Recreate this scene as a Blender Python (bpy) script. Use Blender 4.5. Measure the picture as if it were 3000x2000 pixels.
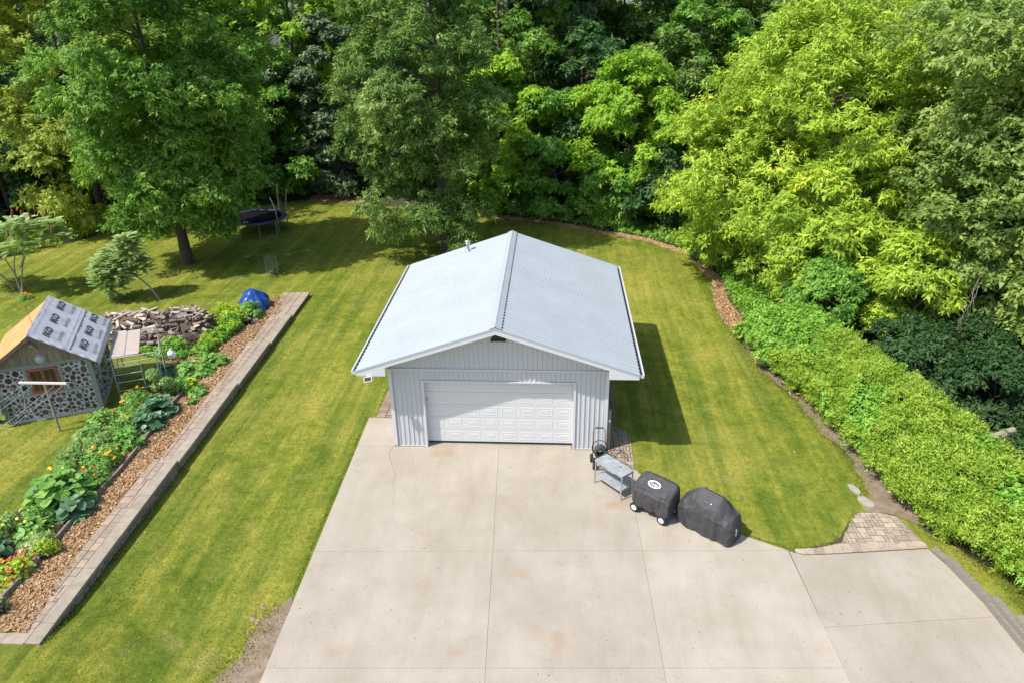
import bpy, math, random
import numpy as np
from mathutils import Vector, Matrix, noise

for o in list(bpy.data.objects):
    bpy.data.objects.remove(o, do_unlink=True)
SC = bpy.context.scene
COL = SC.collection
R = math.radians
rnd = random.Random(7)

# ------------------------------------------------------------------ camera, sky, sun, exposure
def cam_setup():
    pitch, yaw, roll = .4483, -.0612, -.0143
    f = Vector((math.sin(yaw)*math.cos(pitch), math.cos(yaw)*math.cos(pitch), -math.sin(pitch)))
    r = f.cross(Vector((0, 0, 1))).normalized()
    u = r.cross(f)
    c, s = math.cos(roll), math.sin(roll)
    r, u = c*r + s*u, -s*r + c*u
    cam = bpy.data.cameras.new('camera')
    ob = bpy.data.objects.new('camera', cam)
    COL.objects.link(ob)
    m = Matrix((r, u, -f)).transposed().to_4x4()
    m.translation = Vector((1.726, -20.5, 13.84))
    ob.matrix_world = m
    cam.sensor_width = 36
    cam.lens = 36*2134.615/3000
    cam.clip_start = .1
    cam.clip_end = 2000
    SC.camera = ob
cam_setup()

SUN = Vector((-.60, -.34, 1.0)).normalized()
world = bpy.data.worlds.new('World')
SC.world = world
world.use_nodes = True
wn = world.node_tree
wn.nodes.clear()
sky = wn.nodes.new('ShaderNodeTexSky')
sky.sky_type = 'NISHITA'
sky.sun_disc = False
sky.sun_elevation = math.asin(SUN.z)
sky.sun_rotation = math.atan2(SUN.x, SUN.y) % (2*math.pi)
sky.air_density = 1.0
sky.dust_density = 1.5
bg = wn.nodes.new('ShaderNodeBackground')
bg.inputs['Strength'].default_value = .15
wo = wn.nodes.new('ShaderNodeOutputWorld')
wn.links.new(sky.outputs[0], bg.inputs[0])
wn.links.new(bg.outputs[0], wo.inputs[0])

sun = bpy.data.lights.new('sun', 'SUN')
sun.energy = 3.9
sun.angle = R(.53)
sun.color = (1, .955, .88)
so = bpy.data.objects.new('sun', sun)
so.rotation_euler = SUN.to_track_quat('Z', 'Y').to_euler()
so.location = (-20, -20, 40)
COL.objects.link(so)
SC.view_settings.view_transform = 'Standard'
SC.view_settings.look = 'None'
SC.view_settings.exposure = .62
SC.view_settings.gamma = 1
SC.view_settings.use_curve_mapping = False
SC.render.engine = 'CYCLES'
SC.cycles.max_bounces = 6
SC.cycles.diffuse_bounces = 3
SC.cycles.glossy_bounces = 2
SC.cycles.transmission_bounces = 4
SC.cycles.transparent_max_bounces = 6

# ------------------------------------------------------------------ materials
MATS = {}
def nodes_of(name):
    m = bpy.data.materials.new(name)
    m.use_nodes = True
    nt = m.node_tree
    p = nt.nodes['Principled BSDF']
    return m, nt, p

def N(nt, kind, **kw):
    n = nt.nodes.new(kind)
    for k, v in kw.items():
        setattr(n, k, v)
    return n

def ramp(nt, fac, stops):
    r = N(nt, 'ShaderNodeValToRGB')
    el = r.color_ramp.elements
    while len(el) > 1:
        el.remove(el[-1])
    el[0].position = stops[0][0]
    el[0].color = (*stops[0][1], 1)
    for pos, c in stops[1:]:
        e = el.new(pos)
        e.color = (*c, 1)
    nt.links.new(fac, r.inputs[0])
    return r.outputs[0]

def noise_tex(nt, vec, scale, detail=5, rough=.6):
    n = N(nt, 'ShaderNodeTexNoise')
    n.inputs['Scale'].default_value = scale
    n.inputs['Detail'].default_value = detail
    n.inputs['Roughness'].default_value = rough
    nt.links.new(vec, n.inputs['Vector'])
    return n.outputs['Fac']

def mixc(nt, fac, a, b, mode='MIX'):
    m = N(nt, 'ShaderNodeMix', data_type='RGBA', blend_type=mode)
    if isinstance(fac, (int, float)):
        m.inputs[0].default_value = fac
    else:
        nt.links.new(fac, m.inputs[0])
    for s, v in ((6, a), (7, b)):
        if isinstance(v, tuple):
            m.inputs[s].default_value = (*v, 1)
        else:
            nt.links.new(v, m.inputs[s])
    return m.outputs[2]

def add_bump(nt, p, h, strength, dist=.01):
    b = N(nt, 'ShaderNodeBump')
    b.inputs['Strength'].default_value = strength
    b.inputs['Distance'].default_value = dist
    nt.links.new(h, b.inputs['Height'])
    nt.links.new(b.outputs[0], p.inputs['Normal'])

def mat(name, c1, c2=None, scale=4, rough=.7, metal=0, bump=0, bscale=60, stretch=None, objvar=0, spec=.5, world_pos=False, c3=None):
    m, nt, p = nodes_of(name)
    p.inputs['Roughness'].default_value = rough
    p.inputs['Metallic'].default_value = metal
    p.inputs['Specular IOR Level'].default_value = spec
    if world_pos:
        vec = N(nt, 'ShaderNodeNewGeometry').outputs['Position']
    else:
        vec = N(nt, 'ShaderNodeTexCoord').outputs['Object']
    if stretch:
        mp = N(nt, 'ShaderNodeMapping')
        mp.inputs['Scale'].default_value = stretch
        nt.links.new(vec, mp.inputs[0])
        vec = mp.outputs[0]
    col = None
    if c2:
        f = noise_tex(nt, vec, scale)
        stops = [(.3, c1), (.7, c2)] if not c3 else [(.28, c1), (.5, c2), (.72, c3)]
        col = ramp(nt, f, stops)
    if objvar:
        oi = N(nt, 'ShaderNodeObjectInfo')
        hs = N(nt, 'ShaderNodeHueSaturation')
        mr = N(nt, 'ShaderNodeMapRange')
        mr.inputs['To Min'].default_value = 1-objvar
        mr.inputs['To Max'].default_value = 1+objvar
        nt.links.new(oi.outputs['Random'], mr.inputs[0])
        nt.links.new(mr.outputs[0], hs.inputs['Value'])
        if col is None:
            hs.inputs['Color'].default_value = (*c1, 1)
        else:
            nt.links.new(col, hs.inputs['Color'])
        col = hs.outputs[0]
    if col is None:
        p.inputs['Base Color'].default_value = (*c1, 1)
    else:
        nt.links.new(col, p.inputs['Base Color'])
    if bump:
        add_bump(nt, p, noise_tex(nt, vec, bscale, 4), bump)
    MATS[name] = m
    return m

def leafmat(name, stops, trans=.3, rough=.5, spec=.35):
    """leaves: per-leaf tint from the face attribute lv, thin so that light passes through"""
    m, nt, p = nodes_of(name)
    at = N(nt, 'ShaderNodeAttribute')
    at.attribute_name = 'lv'
    col = ramp(nt, at.outputs['Fac'], stops)
    nt.links.new(col, p.inputs['Base Color'])
    p.inputs['Roughness'].default_value = rough
    p.inputs['Specular IOR Level'].default_value = spec
    tr = N(nt, 'ShaderNodeBsdfTranslucent')
    tc = mixc(nt, 1.0, col, (2.1*trans, 2.1*trans, 1.0*trans), 'MULTIPLY')
    nt.links.new(tc, tr.inputs[0])
    mx = N(nt, 'ShaderNodeAddShader')
    nt.links.new(p.outputs[0], mx.inputs[0])
    nt.links.new(tr.outputs[0], mx.inputs[1])
    nt.links.new(mx.outputs[0], nt.nodes['Material Output'].inputs[0])
    MATS[name] = m
    return m

def lawn_material():
    m, nt, p = nodes_of('lawn')
    pos = N(nt, 'ShaderNodeNewGeometry').outputs['Position']
    big = noise_tex(nt, pos, .22, 4)
    mid = noise_tex(nt, pos, 1.3, 6, .7)
    fine = noise_tex(nt, pos, 14, 6, .75)
    hair = noise_tex(nt, pos, 70, 3, .7)
    col = ramp(nt, mid, [(.3, (.086, .124, .016)), (.5, (.158, .184, .028)), (.7, (.248, .246, .052))])
    dry = ramp(nt, big, [(.45, (0, 0, 0)), (.66, (1, 1, 1))])
    col = mixc(nt, dry, col, (.240, .232, .056))
    # mowing lanes along the drive
    mp = N(nt, 'ShaderNodeMapping')
    mp.inputs['Rotation'].default_value = (0, 0, R(4))
    mp.inputs['Scale'].default_value = (1, .04, 1)
    nt.links.new(pos, mp.inputs[0])
    lanes = noise_tex(nt, mp.outputs[0], 1.6, 3)
    lr = ramp(nt, lanes, [(.36, (.62, .78, .55)), (.64, (1.28, 1.18, 1.08))])
    col = mixc(nt, .9, col, lr, 'MULTIPLY')
    # tufts and mower streaks
    tu = noise_tex(nt, pos, 4.5, 5, .75)
    col = mixc(nt, .8, col, ramp(nt, tu, [(.30, (.62, .72, .55)), (.5, (1, 1, 1)), (.70, (1.38, 1.26, 1.2))]), 'MULTIPLY')
    mp2 = N(nt, 'ShaderNodeMapping')
    mp2.inputs['Rotation'].default_value = (0, 0, R(2))
    mp2.inputs['Scale'].default_value = (5.5, .35, 1)
    nt.links.new(pos, mp2.inputs[0])
    stk = noise_tex(nt, mp2.outputs[0], 1.0, 4, .65)
    col = mixc(nt, .6, col, ramp(nt, stk, [(.34, (.70, .82, .62)), (.66, (1.3, 1.18, 1.12))]), 'MULTIPLY')
    # bare straw-coloured patches
    pat = noise_tex(nt, pos, .75, 7, .72)
    pr_ = ramp(nt, pat, [(.575, (0, 0, 0)), (.72, (1, 1, 1))])
    fm = N(nt, 'ShaderNodeMath', operation='MULTIPLY')
    fm.inputs[1].default_value = .75
    nt.links.new(pr_, fm.inputs[0])
    col = mixc(nt, fm.outputs[0], col, (.30, .235, .10))
    fr = ramp(nt, fine, [(.25, (.55, .62, .5)), (.75, (1.4, 1.34, 1.3))])
    col = mixc(nt, .8, col, fr, 'MULTIPLY')
    hr = ramp(nt, hair, [(.3, (.6, .62, .6)), (.7, (1.35, 1.35, 1.3))])
    col = mixc(nt, .7, col, hr, 'MULTIPLY')
    nt.links.new(col, p.inputs['Base Color'])
    p.inputs['Roughness'].default_value = .85
    p.inputs['Specular IOR Level'].default_value = .15
    h = N(nt, 'ShaderNodeMath', operation='ADD')
    nt.links.new(fine, h.inputs[0])
    nt.links.new(hair, h.inputs[1])
    add_bump(nt, p, h.outputs[0], .6, .03)
    MATS['lawn'] = m
lawn_material()

def concrete_material():
    m, nt, p = nodes_of('concrete')
    pos = N(nt, 'ShaderNodeNewGeometry').outputs['Position']
    big = noise_tex(nt, pos, .45, 6, .65)
    col = ramp(nt, big, [(.3, (.306, .264, .208)), (.5, (.350, .307, .247)), (.72, (.402, .360, .300))])
    ex = N(nt, 'ShaderNodeTexNoise')
    ex.inputs['Scale'].default_value = .75
    ex.inputs['Detail'].default_value = 5
    mp = N(nt, 'ShaderNodeMapping')
    mp.inputs['Location'].default_value = (13.1, 4.7, 0)
    nt.links.new(pos, mp.inputs[0])
    nt.links.new(mp.outputs[0], ex.inputs['Vector'])
    rust = ramp(nt, ex.outputs['Fac'], [(.62, (0, 0, 0)), (.76, (1, 1, 1))])
    fm = N(nt, 'ShaderNodeMath', operation='MULTIPLY')
    fm.inputs[1].default_value = .55
    nt.links.new(rust, fm.inputs[0])
    col = mixc(nt, fm.outputs[0], col, (.34, .20, .10))
    sp = noise_tex(nt, pos, 38, 4, .8)
    sr = ramp(nt, sp, [(.28, (.70, .69, .68)), (.5, (1, 1, 1)), (.72, (1.2, 1.2, 1.2))])
    col = mixc(nt, .9, col, sr, 'MULTIPLY')
    oi = N(nt, 'ShaderNodeObjectInfo')
    mr = N(nt, 'ShaderNodeMapRange')
    mr.inputs['To Min'].default_value = .93
    mr.inputs['To Max'].default_value = 1.06
    nt.links.new(oi.outputs['Random'], mr.inputs[0])
    hs = N(nt, 'ShaderNodeHueSaturation')
    nt.links.new(mr.outputs[0], hs.inputs['Value'])
    nt.links.new(col, hs.inputs['Color'])
    col = hs.outputs[0]
    # run-off streaks and old drips
    mp3 = N(nt, 'ShaderNodeMapping')
    mp3.inputs['Rotation'].default_value = (0, 0, R(-12))
    mp3.inputs['Scale'].default_value = (1.6, .28, 1)
    nt.links.new(pos, mp3.inputs[0])
    stk = noise_tex(nt, mp3.outputs[0], 1.1, 7, .72)
    col = mixc(nt, .8, col, ramp(nt, stk, [(.32, (.90, .89, .88)), (.5, (1, 1, 1)), (.64, (1.02, 1.02, 1.02)), (.72, (1.12, 1.13, 1.14))]), 'MULTIPLY')
    dr = noise_tex(nt, pos, 2.6, 8, .8)
    col = mixc(nt, .7, col, ramp(nt, dr, [(.27, (.62, .60, .58)), (.36, (1, 1, 1))]), 'MULTIPLY')
    # small dark pits
    vo = N(nt, 'ShaderNodeTexVoronoi')
    vo.inputs['Scale'].default_value = 2.2
    nt.links.new(pos, vo.inputs['Vector'])
    pit = ramp(nt, vo.outputs['Distance'], [(.02, (.45, .42, .4)), (.045, (1, 1, 1))])
    col = mixc(nt, .6, col, pit, 'MULTIPLY')
    nt.links.new(col, p.inputs['Base Color'])
    p.inputs['Roughness'].default_value = .85
    p.inputs['Specular IOR Level'].default_value = .25
    add_bump(nt, p, sp, .25, .01)
    MATS['concrete'] = m
concrete_material()

def board_material():
    """oriented strand board: overlapping straw and orange flakes"""
    m, nt, p = nodes_of('strand_board')
    tc = N(nt, 'ShaderNodeTexCoord').outputs['Object']
    mp = N(nt, 'ShaderNodeMapping')
    mp.inputs['Scale'].default_value = (1.0, 3.2, 1)
    nt.links.new(tc, mp.inputs[0])
    a = noise_tex(nt, mp.outputs[0], 3.0, 5, .7)
    col = ramp(nt, a, [(.3, (.40, .125, .03)), (.45, (.50, .225, .07)), (.6, (.56, .32, .135)), (.75, (.60, .41, .22))])
    nt.links.new(col, p.inputs['Base Color'])
    p.inputs['Roughness'].default_value = .75
    MATS['strand_board'] = m
board_material()

mat('soil', (.035, .026, .018), (.085, .062, .042), 2.2, .95, bump=.8, bscale=12, world_pos=True)
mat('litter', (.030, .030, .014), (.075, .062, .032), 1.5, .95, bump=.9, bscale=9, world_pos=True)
mat('dirt', (.150, .108, .070), (.27, .205, .145), 3.2, .95, bump=1.0, bscale=9, world_pos=True)
mat('mulch', (.18, .095, .042), (.38, .24, .12), 22, .95, bump=1.0, bscale=40, world_pos=True, c3=(.30, .16, .08))
leafmat('chips', [(0, (.14, .068, .030)), (.35, (.35, .195, .085)), (.7, (.48, .315, .165)), (1, (.60, .46, .30))], trans=0, rough=.85)
mat('siding', (.50, .51, .53), rough=.42, spec=.4)
mat('white_trim', (.58, .58, .60), rough=.4)
mat('door_white', (.60, .60, .60), rough=.45)
mat('roof_metal', (.322, .356, .376), (.362, .398, .418), .8, rough=.5, metal=.0, bump=.05, bscale=3, spec=.35)
mat('roof_trim', (.36, .40, .46), rough=.5)
mat('roof_white_strip', (.50, .50, .53), rough=.5)
mat('screw', (.26, .27, .30), rough=.5)
mat('dark_gap', (.012, .013, .016), rough=.8)
mat('galv', (.36, .39, .41), (.52, .55, .57), 9, rough=.45, metal=.55)
mat('table_metal', (.30, .33, .35), (.50, .53, .55), 5, rough=.5, metal=.35, bump=.05)
mat('chrome', (.72, .73, .75), rough=.25, metal=.9)
mat('black_cloth', (.040, .038, .040), (.066, .063, .066), 5, rough=.68, bump=.1, bscale=200, spec=.35)
mat('dark_lamp', (.030, .028, .026), rough=.6)
mat('black_paint', (.016, .016, .017), rough=.45)
mat('rubber', (.018, .018, .019), rough=.75)
mat('hose_grey', (.035, .038, .043), (.10, .105, .115), 30, rough=.55)
mat('wheel_white', (.80, .80, .82), rough=.4)
mat('rust_pipe', (.12, .055, .03), (.22, .12, .07), 8, rough=.75)
mat('logo_white', (.85, .85, .84), rough=.6)
mat('coping', (.245, .200, .150), (.345, .290, .228), 3.5, .9, bump=.35, bscale=45, objvar=.07, world_pos=True)
mat('block_face', (.17, .135, .105), (.30, .235, .175), 5, .95, bump=.9, bscale=18, objvar=.18, world_pos=True)
mat('paver_tan', (.255, .195, .143), (.345, .270, .203), 6, .9, bump=.3, bscale=45, objvar=.16, world_pos=True)
mat('paver_brown', (.19, .142, .105), (.29, .225, .165), 6, .9, bump=.3, bscale=45, objvar=.16, world_pos=True)
mat('paver_mix', (.27, .22, .17), (.39, .315, .235), 5, .9, bump=.3, bscale=45, objvar=.24, world_pos=True)
mat('pale_stone', (.26, .235, .19), (.36, .33, .285), 5, .9, bump=.3)
mat('timber', (.135, .122, .095), (.26, .235, .185), 3, .9, stretch=(1, 12, 12), bump=.5, bscale=10, objvar=.12)
mat('edging_board', (.15, .12, .09), (.28, .235, .185), 4, .9, stretch=(1, 10, 10), bump=.4, bscale=10)
mat('mortar', (.36, .36, .365), (.47, .47, .475), 6, .95, bump=.5, bscale=30)
mat('log_end', (.035, .022, .019), (.105, .070, .060), 9, .9, bump=.4, bscale=25, objvar=.6)
mat('shed_post', (.16, .175, .155), (.28, .295, .265), 4, .9, stretch=(8, 8, 1), bump=.4, bscale=14)
mat('gable_board', (.15, .115, .085), (.28, .225, .17), 3, .9, stretch=(9, 9, .8), bump=.4, bscale=14, objvar=.15)
mat('red_paint', (.26, .045, .050), (.33, .075, .075), 8, .55)
mat('glass_dark', (.012, .014, .012), rough=.06, spec=.8)
mat('underlay', (.44, .44, .47), (.52, .52, .555), 3, .5, spec=.4)
mat('print_dark', (.07, .07, .085), rough=.6)
mat('print_grey', (.11, .11, .125), rough=.6)
mat('shed_fascia', (.11, .085, .07), (.19, .15, .125), 5, .9)
mat('clear_dome', (.34, .345, .345), rough=.15, spec=.8)
mat('old_wood', (.22, .19, .13), (.34, .30, .21), 4, .9, stretch=(8, 8, 1))
mat('silver_bar', (.58, .53, .50), (.68, .64, .61), 6, .5)
mat('wire', (.55, .55, .56), rough=.5)
mat('ply_deck', (.36, .29, .25), (.45, .375, .33), 5, .85)
mat('jug', (.72, .73, .76), (.80, .81, .84), 8, .35)
mat('firewood', (.14, .09, .066), (.36, .27, .215), 5, .9, stretch=(1, 7, 7), bump=.5, bscale=14, objvar=.45)
mat('firewood_pale', (.33, .265, .205), (.50, .425, .35), 5, .9, stretch=(1, 7, 7), bump=.4, bscale=14, objvar=.25)
mat('bark_bits', (.045, .030, .022), (.13, .095, .07), 14, .95, bump=1.0, bscale=30, world_pos=True)
mat('twigs', (.075, .045, .03), (.15, .095, .065), 9, .9)
mat('tarp', (.006, .045, .20), (.012, .07, .29), 3, .35, bump=.1, bscale=8, spec=.6)
mat('black_plastic', (.018, .018, .019), rough=.5)
mat('cinder', (.30, .255, .215), (.38, .33, .28), 9, .95)
mat('hose_green', (.006, .045, .035), (.02, .10, .08), 20, .4)
mat('bark', (.05, .04, .03), (.11, .09, .07), 5, .95, stretch=(6, 6, 1), bump=.9, bscale=8)
mat('bark_pale', (.20, .175, .14), (.34, .30, .25), 5, .95, stretch=(6, 6, 1), bump=.7, bscale=8)
mat('deadwood', (.11, .09, .07), (.20, .17, .14), 5, .95)
mat('tramp_mat', (.006, .006, .008), rough=.95, spec=.1)
mat('tramp_pad', (.016, .022, .10), (.03, .038, .15), 5, .5)
mat('steel', (.38, .39, .40), rough=.4, metal=.5)
def net_material():
    m, nt, p = nodes_of('net')
    p.inputs['Base Color'].default_value = (.012, .012, .013, 1)
    p.inputs['Roughness'].default_value = .9
    tp = N(nt, 'ShaderNodeBsdfTransparent')
    mx = N(nt, 'ShaderNodeMixShader')
    mx.inputs[0].default_value = .55
    nt.links.new(tp.outputs[0], mx.inputs[1])
    nt.links.new(p.outputs[0], mx.inputs[2])
    nt.links.new(mx.outputs[0], nt.nodes['Material Output'].inputs[0])
    MATS['net'] = m
net_material()
leafmat('petal_orange', [(0, (.75, .24, .005)), (1, (.85, .42, .01))], .15)
leafmat('petal_red', [(0, (.5, .03, .01)), (1, (.75, .16, .03))], .15)
leafmat('petal_yellow', [(0, (.80, .55, .02)), (1, (.85, .62, .05))], .15)
mat('sumac_red', (.20, .03, .02), (.32, .06, .035), 10, .9)

leafmat('leaf_ash', [(0, (0.0484, 0.115, 0.0154)), (0.5, (0.1102, 0.2109, 0.0285)), (0.85, (0.1948, 0.2876, 0.0527)), (1, (0.2822, 0.3579, 0.0933))], .36, .55, .15)
leafmat('leaf_walnut', [(0, (0.0529, 0.1058, 0.0204)), (0.5, (0.1109, 0.1858, 0.0367)), (0.85, (0.1953, 0.2646, 0.0694)), (1, (0.2961, 0.341, 0.1275))], .34, .5, .2)
leafmat('leaf_dark', [(0, (0.0273, 0.0715, 0.0208)), (0.6, (0.0573, 0.1248, 0.0338)), (1, (0.116, 0.1885, 0.0624))], .28, .55, .2)
leafmat('leaf_shade', [(0, (.016, .045, .013)), (.6, (.034, .078, .021)), (1, (.075, .125, .04))], .25, .55, .2)  # darker copy of leaf_dark, deep shade put into the leaf colour
leafmat('leaf_silver', [(0, (0.0411, 0.0782, 0.0322)), (0.5, (0.0821, 0.1323, 0.0598)), (1, (0.1992, 0.2472, 0.1495))], .25, .45, .4)
leafmat('leaf_mid', [(0, (0.055, 0.1375, 0.0198)), (0.5, (0.11, 0.22, 0.0308)), (1, (0.198, 0.3135, 0.0605))], .38, .55, .2)
leafmat('leaf_yellow', [(0, (0.1127, 0.188, 0.0173)), (0.5, (0.2184, 0.3095, 0.0296)), (0.9, (0.3276, 0.4066, 0.0554)), (1, (0.4828, 0.449, 0.0431))], .36, .55, .2)
leafmat('leaf_lime', [(0, (0.0998, 0.1943, 0.0158)), (0.5, (0.1785, 0.294, 0.0252)), (1, (0.2835, 0.3938, 0.0473))], .42, .55, .2)
leafmat('leaf_olive', [(0, (0.1404, 0.1782, 0.024)), (0.5, (0.216, 0.2646, 0.04)), (1, (0.3132, 0.3456, 0.075))], .38, .55, .2)
leafmat('leaf_maple', [(0, (0.0747, 0.1295, 0.0251)), (0.5, (0.1436, 0.2092, 0.0419)), (0.85, (0.237, 0.2969, 0.0732)), (1, (0.3375, 0.3845, 0.1151))], .34, .5, .25)
leafmat('leaf_cedar', [(0, (0.088, 0.1658, 0.0167)), (0.5, (0.1865, 0.2819, 0.0292)), (1, (0.3212, 0.3924, 0.0728))], .33, .6, .15)
leafmat('leaf_vine', [(0, (.065, .165, .018)), (.6, (.135, .265, .030)), (1, (.25, .365, .06))], .36, .5, .25)
leafmat('leaf_sumac', [(0, (0.1215, 0.1893, 0.0615)), (0.5, (0.2106, 0.2985, 0.1065)), (1, (0.405, 0.4514, 0.2184))], .3, .5, .25)
leafmat('leaf_garden', [(0, (.055, .140, .024)), (.5, (.120, .245, .045)), (1, (.225, .345, .085))], .36, .5, .25)
leafmat('leaf_bluegreen', [(0, (.036, .095, .040)), (.5, (.075, .155, .072)), (1, (.19, .28, .17))], .28, .5, .3)
leafmat('leaf_feather', [(0, (.075, .150, .036)), (.5, (.135, .230, .062)), (1, (.235, .325, .12))], .34, .55, .2)
leafmat('leaf_weed', [(0, (.125, .205, .012)), (.5, (.215, .300, .020)), (1, (.32, .37, .042))], .36, .55, .2)
leafmat('blade', [(0, (0.09, 0.1366, 0.0172)), (0.45, (0.1656, 0.1971, 0.0299)), (0.8, (0.258, 0.2531, 0.0552)), (1, (0.348, 0.28, 0.1035))], .42, .7, .1)

# ------------------------------------------------------------------ object helpers
def tag(o, label=None, cat=None, group=None, kind=None):
    for k, v in (('label', label), ('category', cat), ('group', group), ('kind', kind)):
        if v:
            o[k] = v
    return o

def thing(name, label, cat, loc=(0, 0, 0), rz=0, group=None):
    o = bpy.data.objects.new(name, None)
    o.empty_display_size = .2
    o.location = loc
    o.rotation_euler = (0, 0, rz)
    COL.objects.link(o)
    return tag(o, label, cat, group)

class MB:
    """collects shapes and links them as one mesh object"""
    def __init__(s):
        s.v, s.f, s.sm = [], [], []
    def add(s, vs, fs, M=None, smooth=False):
        b = len(s.v)
        if M is not None:
            vs = [M @ Vector(p) for p in vs]
        s.v += [tuple(p) for p in vs]
        s.f += [tuple(i+b for i in f) for f in fs]
        s.sm += [smooth]*len(fs)
        return s
    def box(s, c, size, M=None, rz=0):
        x, y, z = (k/2 for k in size)
        vs = [Vector((i*x, j*y, k*z)) for k in (-1, 1) for j in (-1, 1) for i in (-1, 1)]
        rot = Matrix.Rotation(rz, 4, 'Z')
        vs = [rot @ p + Vector(c) for p in vs]
        return s.add(vs, [(0, 2, 3, 1), (4, 5, 7, 6), (0, 1, 5, 4), (2, 6, 7, 3), (0, 4, 6, 2), (1, 3, 7, 5)], M)
    def prism(s, poly, z0, z1, M=None):
        """poly in xy, counter-clockwise; z0/z1 numbers"""
        n = len(poly)
        vs = [(x, y, z0) for x, y in poly] + [(x, y, z1) for x, y in poly]
        fs = [tuple(range(n-1, -1, -1)), tuple(range(n, 2*n))]
        fs += [(i, (i+1) % n, n+(i+1) % n, n+i) for i in range(n)]
        return s.add(vs, fs, M)
    def prism_y(s, poly, y0, y1, M=None):
        """poly in xz extruded along y"""
        n = len(poly)
        vs = [(x, y0, z) for x, z in poly] + [(x, y1, z) for x, z in poly]
        fs = [tuple(range(n)), tuple(range(2*n-1, n-1, -1))]
        fs += [(i, n+i, n+(i+1) % n, (i+1) % n) for i in range(n)]
        return s.add(vs, fs, M)
    def tube(s, pts, r, seg=8, closed=False, M=None, cap=True):
        pts = [Vector(p) for p in pts]
        n = len(pts)
        rs = r if isinstance(r, (list, tuple)) else [r]*n
        ref = None
        rings = []
        for i, p in enumerate(pts):
            if closed:
                d = pts[(i+1) % n]-pts[i-1]
            else:
                d = pts[min(i+1, n-1)]-pts[max(i-1, 0)]
            d.normalize()
            if ref is None:
                ref = d.orthogonal().normalized()
            ref = (ref - d*ref.dot(d))
            if ref.length < 1e-6:
                ref = d.orthogonal()
            ref.normalize()
            b = d.cross(ref)
            rings.append([p + (ref*math.cos(2*math.pi*k/seg)+b*math.sin(2*math.pi*k/seg))*rs[i] for k in range(seg)])
        vs = [q for ring in rings for q in ring]
        fs = []
        m = n if closed else n-1
        for i in range(m):
            j = (i+1) % n
            for k in range(seg):
                fs.append((i*seg+k, i*seg+(k+1) % seg, j*seg+(k+1) % seg, j*seg+k))
        s.add(vs, fs, M, True)
        if cap and not closed:
            s.add(rings[0], [tuple(range(seg-1, -1, -1))], M)
            s.add(rings[-1], [tuple(range(seg))], M)
        return s
    def lathe(s, prof, seg=20, M=None, smooth=True, cap=True):
        """prof (r, z) bottom to top about the z axis"""
        vs = [(r*math.cos(2*math.pi*k/seg), r*math.sin(2*math.pi*k/seg), z) for r, z in prof for k in range(seg)]
        fs = []
        for i in range(len(prof)-1):
            for k in range(seg):
                fs.append((i*seg+k, i*seg+(k+1) % seg, (i+1)*seg+(k+1) % seg, (i+1)*seg+k))
        s.add(vs, fs, M, smooth)
        if cap:
            s.add(vs[:seg], [tuple(range(seg-1, -1, -1))], M)
            s.add(vs[-seg:], [tuple(range(seg))], M)
        return s
    def grid(s, P, smooth=True, M=None):
        """P rows of points"""
        n, m = len(P), len(P[0])
        fs = [(i*m+j, i*m+j+1, (i+1)*m+j+1, (i+1)*m+j) for i in range(n-1) for j in range(m-1)]
        return s.add([p for r_ in P for p in r_], fs, M, smooth)
    def mesh(s, name):
        me = bpy.data.meshes.new(name)
        me.from_pydata(s.v, [], s.f)
        me.polygons.foreach_set('use_smooth', s.sm)
        me.update()
        return me
    def build(s, name, m, parent=None, loc=None, rz=None):
        me = s.mesh(name)
        me.materials.append(MATS[m])
        return link(name, me, parent, loc, rz)

def link(name, me, parent=None, loc=None, rz=None):
    o = bpy.data.objects.new(name, me)
    COL.objects.link(o)
    o.parent = parent
    if loc is not None:
        o.location = loc
    if rz is not None:
        o.rotation_euler = (0, 0, rz)
    return o

def copy_tree(o, parent=None):
    c = o.copy()
    COL.objects.link(c)
    c.parent = parent
    for ch in list(o.children):
        copy_tree(ch, c)
    return c

def tri_mesh(name, V, m, lv=None, nper=3):
    """V (n, nper, 3) array of loose faces"""
    n = len(V)
    me = bpy.data.meshes.new(name)
    me.vertices.add(n*nper)
    me.vertices.foreach_set('co', np.ascontiguousarray(V, dtype=np.float32).ravel())
    me.loops.add(n*nper)
    me.loops.foreach_set('vertex_index', np.arange(n*nper, dtype=np.int32))
    me.polygons.add(n)
    me.polygons.foreach_set('loop_start', np.arange(0, n*nper, nper, dtype=np.int32))
    me.polygons.foreach_set('loop_total', np.full(n, nper, dtype=np.int32))
    if lv is not None:
        a = me.attributes.new('lv', 'FLOAT', 'FACE')
        a.data.foreach_set('value', np.clip(lv, 0, 1).astype(np.float32))
    me.materials.append(MATS[m])
    me.update()
    me.validate()
    return me

def unit(a):
    return a/np.maximum(np.linalg.norm(a, axis=-1, keepdims=True), 1e-9)

def leaf_tris(P, Nn, L, W, rg, droop=.25, axis=None):
    """one pointed leaf (a triangle) per point P with plane normal near Nn"""
    n = len(P)
    Nn = unit(Nn)
    t = rg.normal(size=(n, 3)) if axis is None else axis + rg.normal(size=(n, 3))*.35
    t -= Nn*(t*Nn).sum(1, keepdims=True)
    t = unit(t)
    t[:, 2] -= droop
    t = unit(t)
    b = unit(np.cross(Nn, t))
    g = np.minimum(np.exp(rg.normal(-.04, .30, n)), 1.55)
    L = (L*g*rg.uniform(.8, 1.15, n))[:, None]
    W = (W*g*rg.uniform(.75, 1.25, n))[:, None]
    return np.stack([P - b*W*.5, P + b*W*.5, P + t*L], 1)

# ------------------------------------------------------------------ terrain
WALL_K = -.0321
def wall_x(y):
    return -9.89 + WALL_K*(y+9.14)

def sst(a, b, x):
    t = np.clip((x-a)/(b-a), 0, 1)
    return t*t*(3-2*t)

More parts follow.
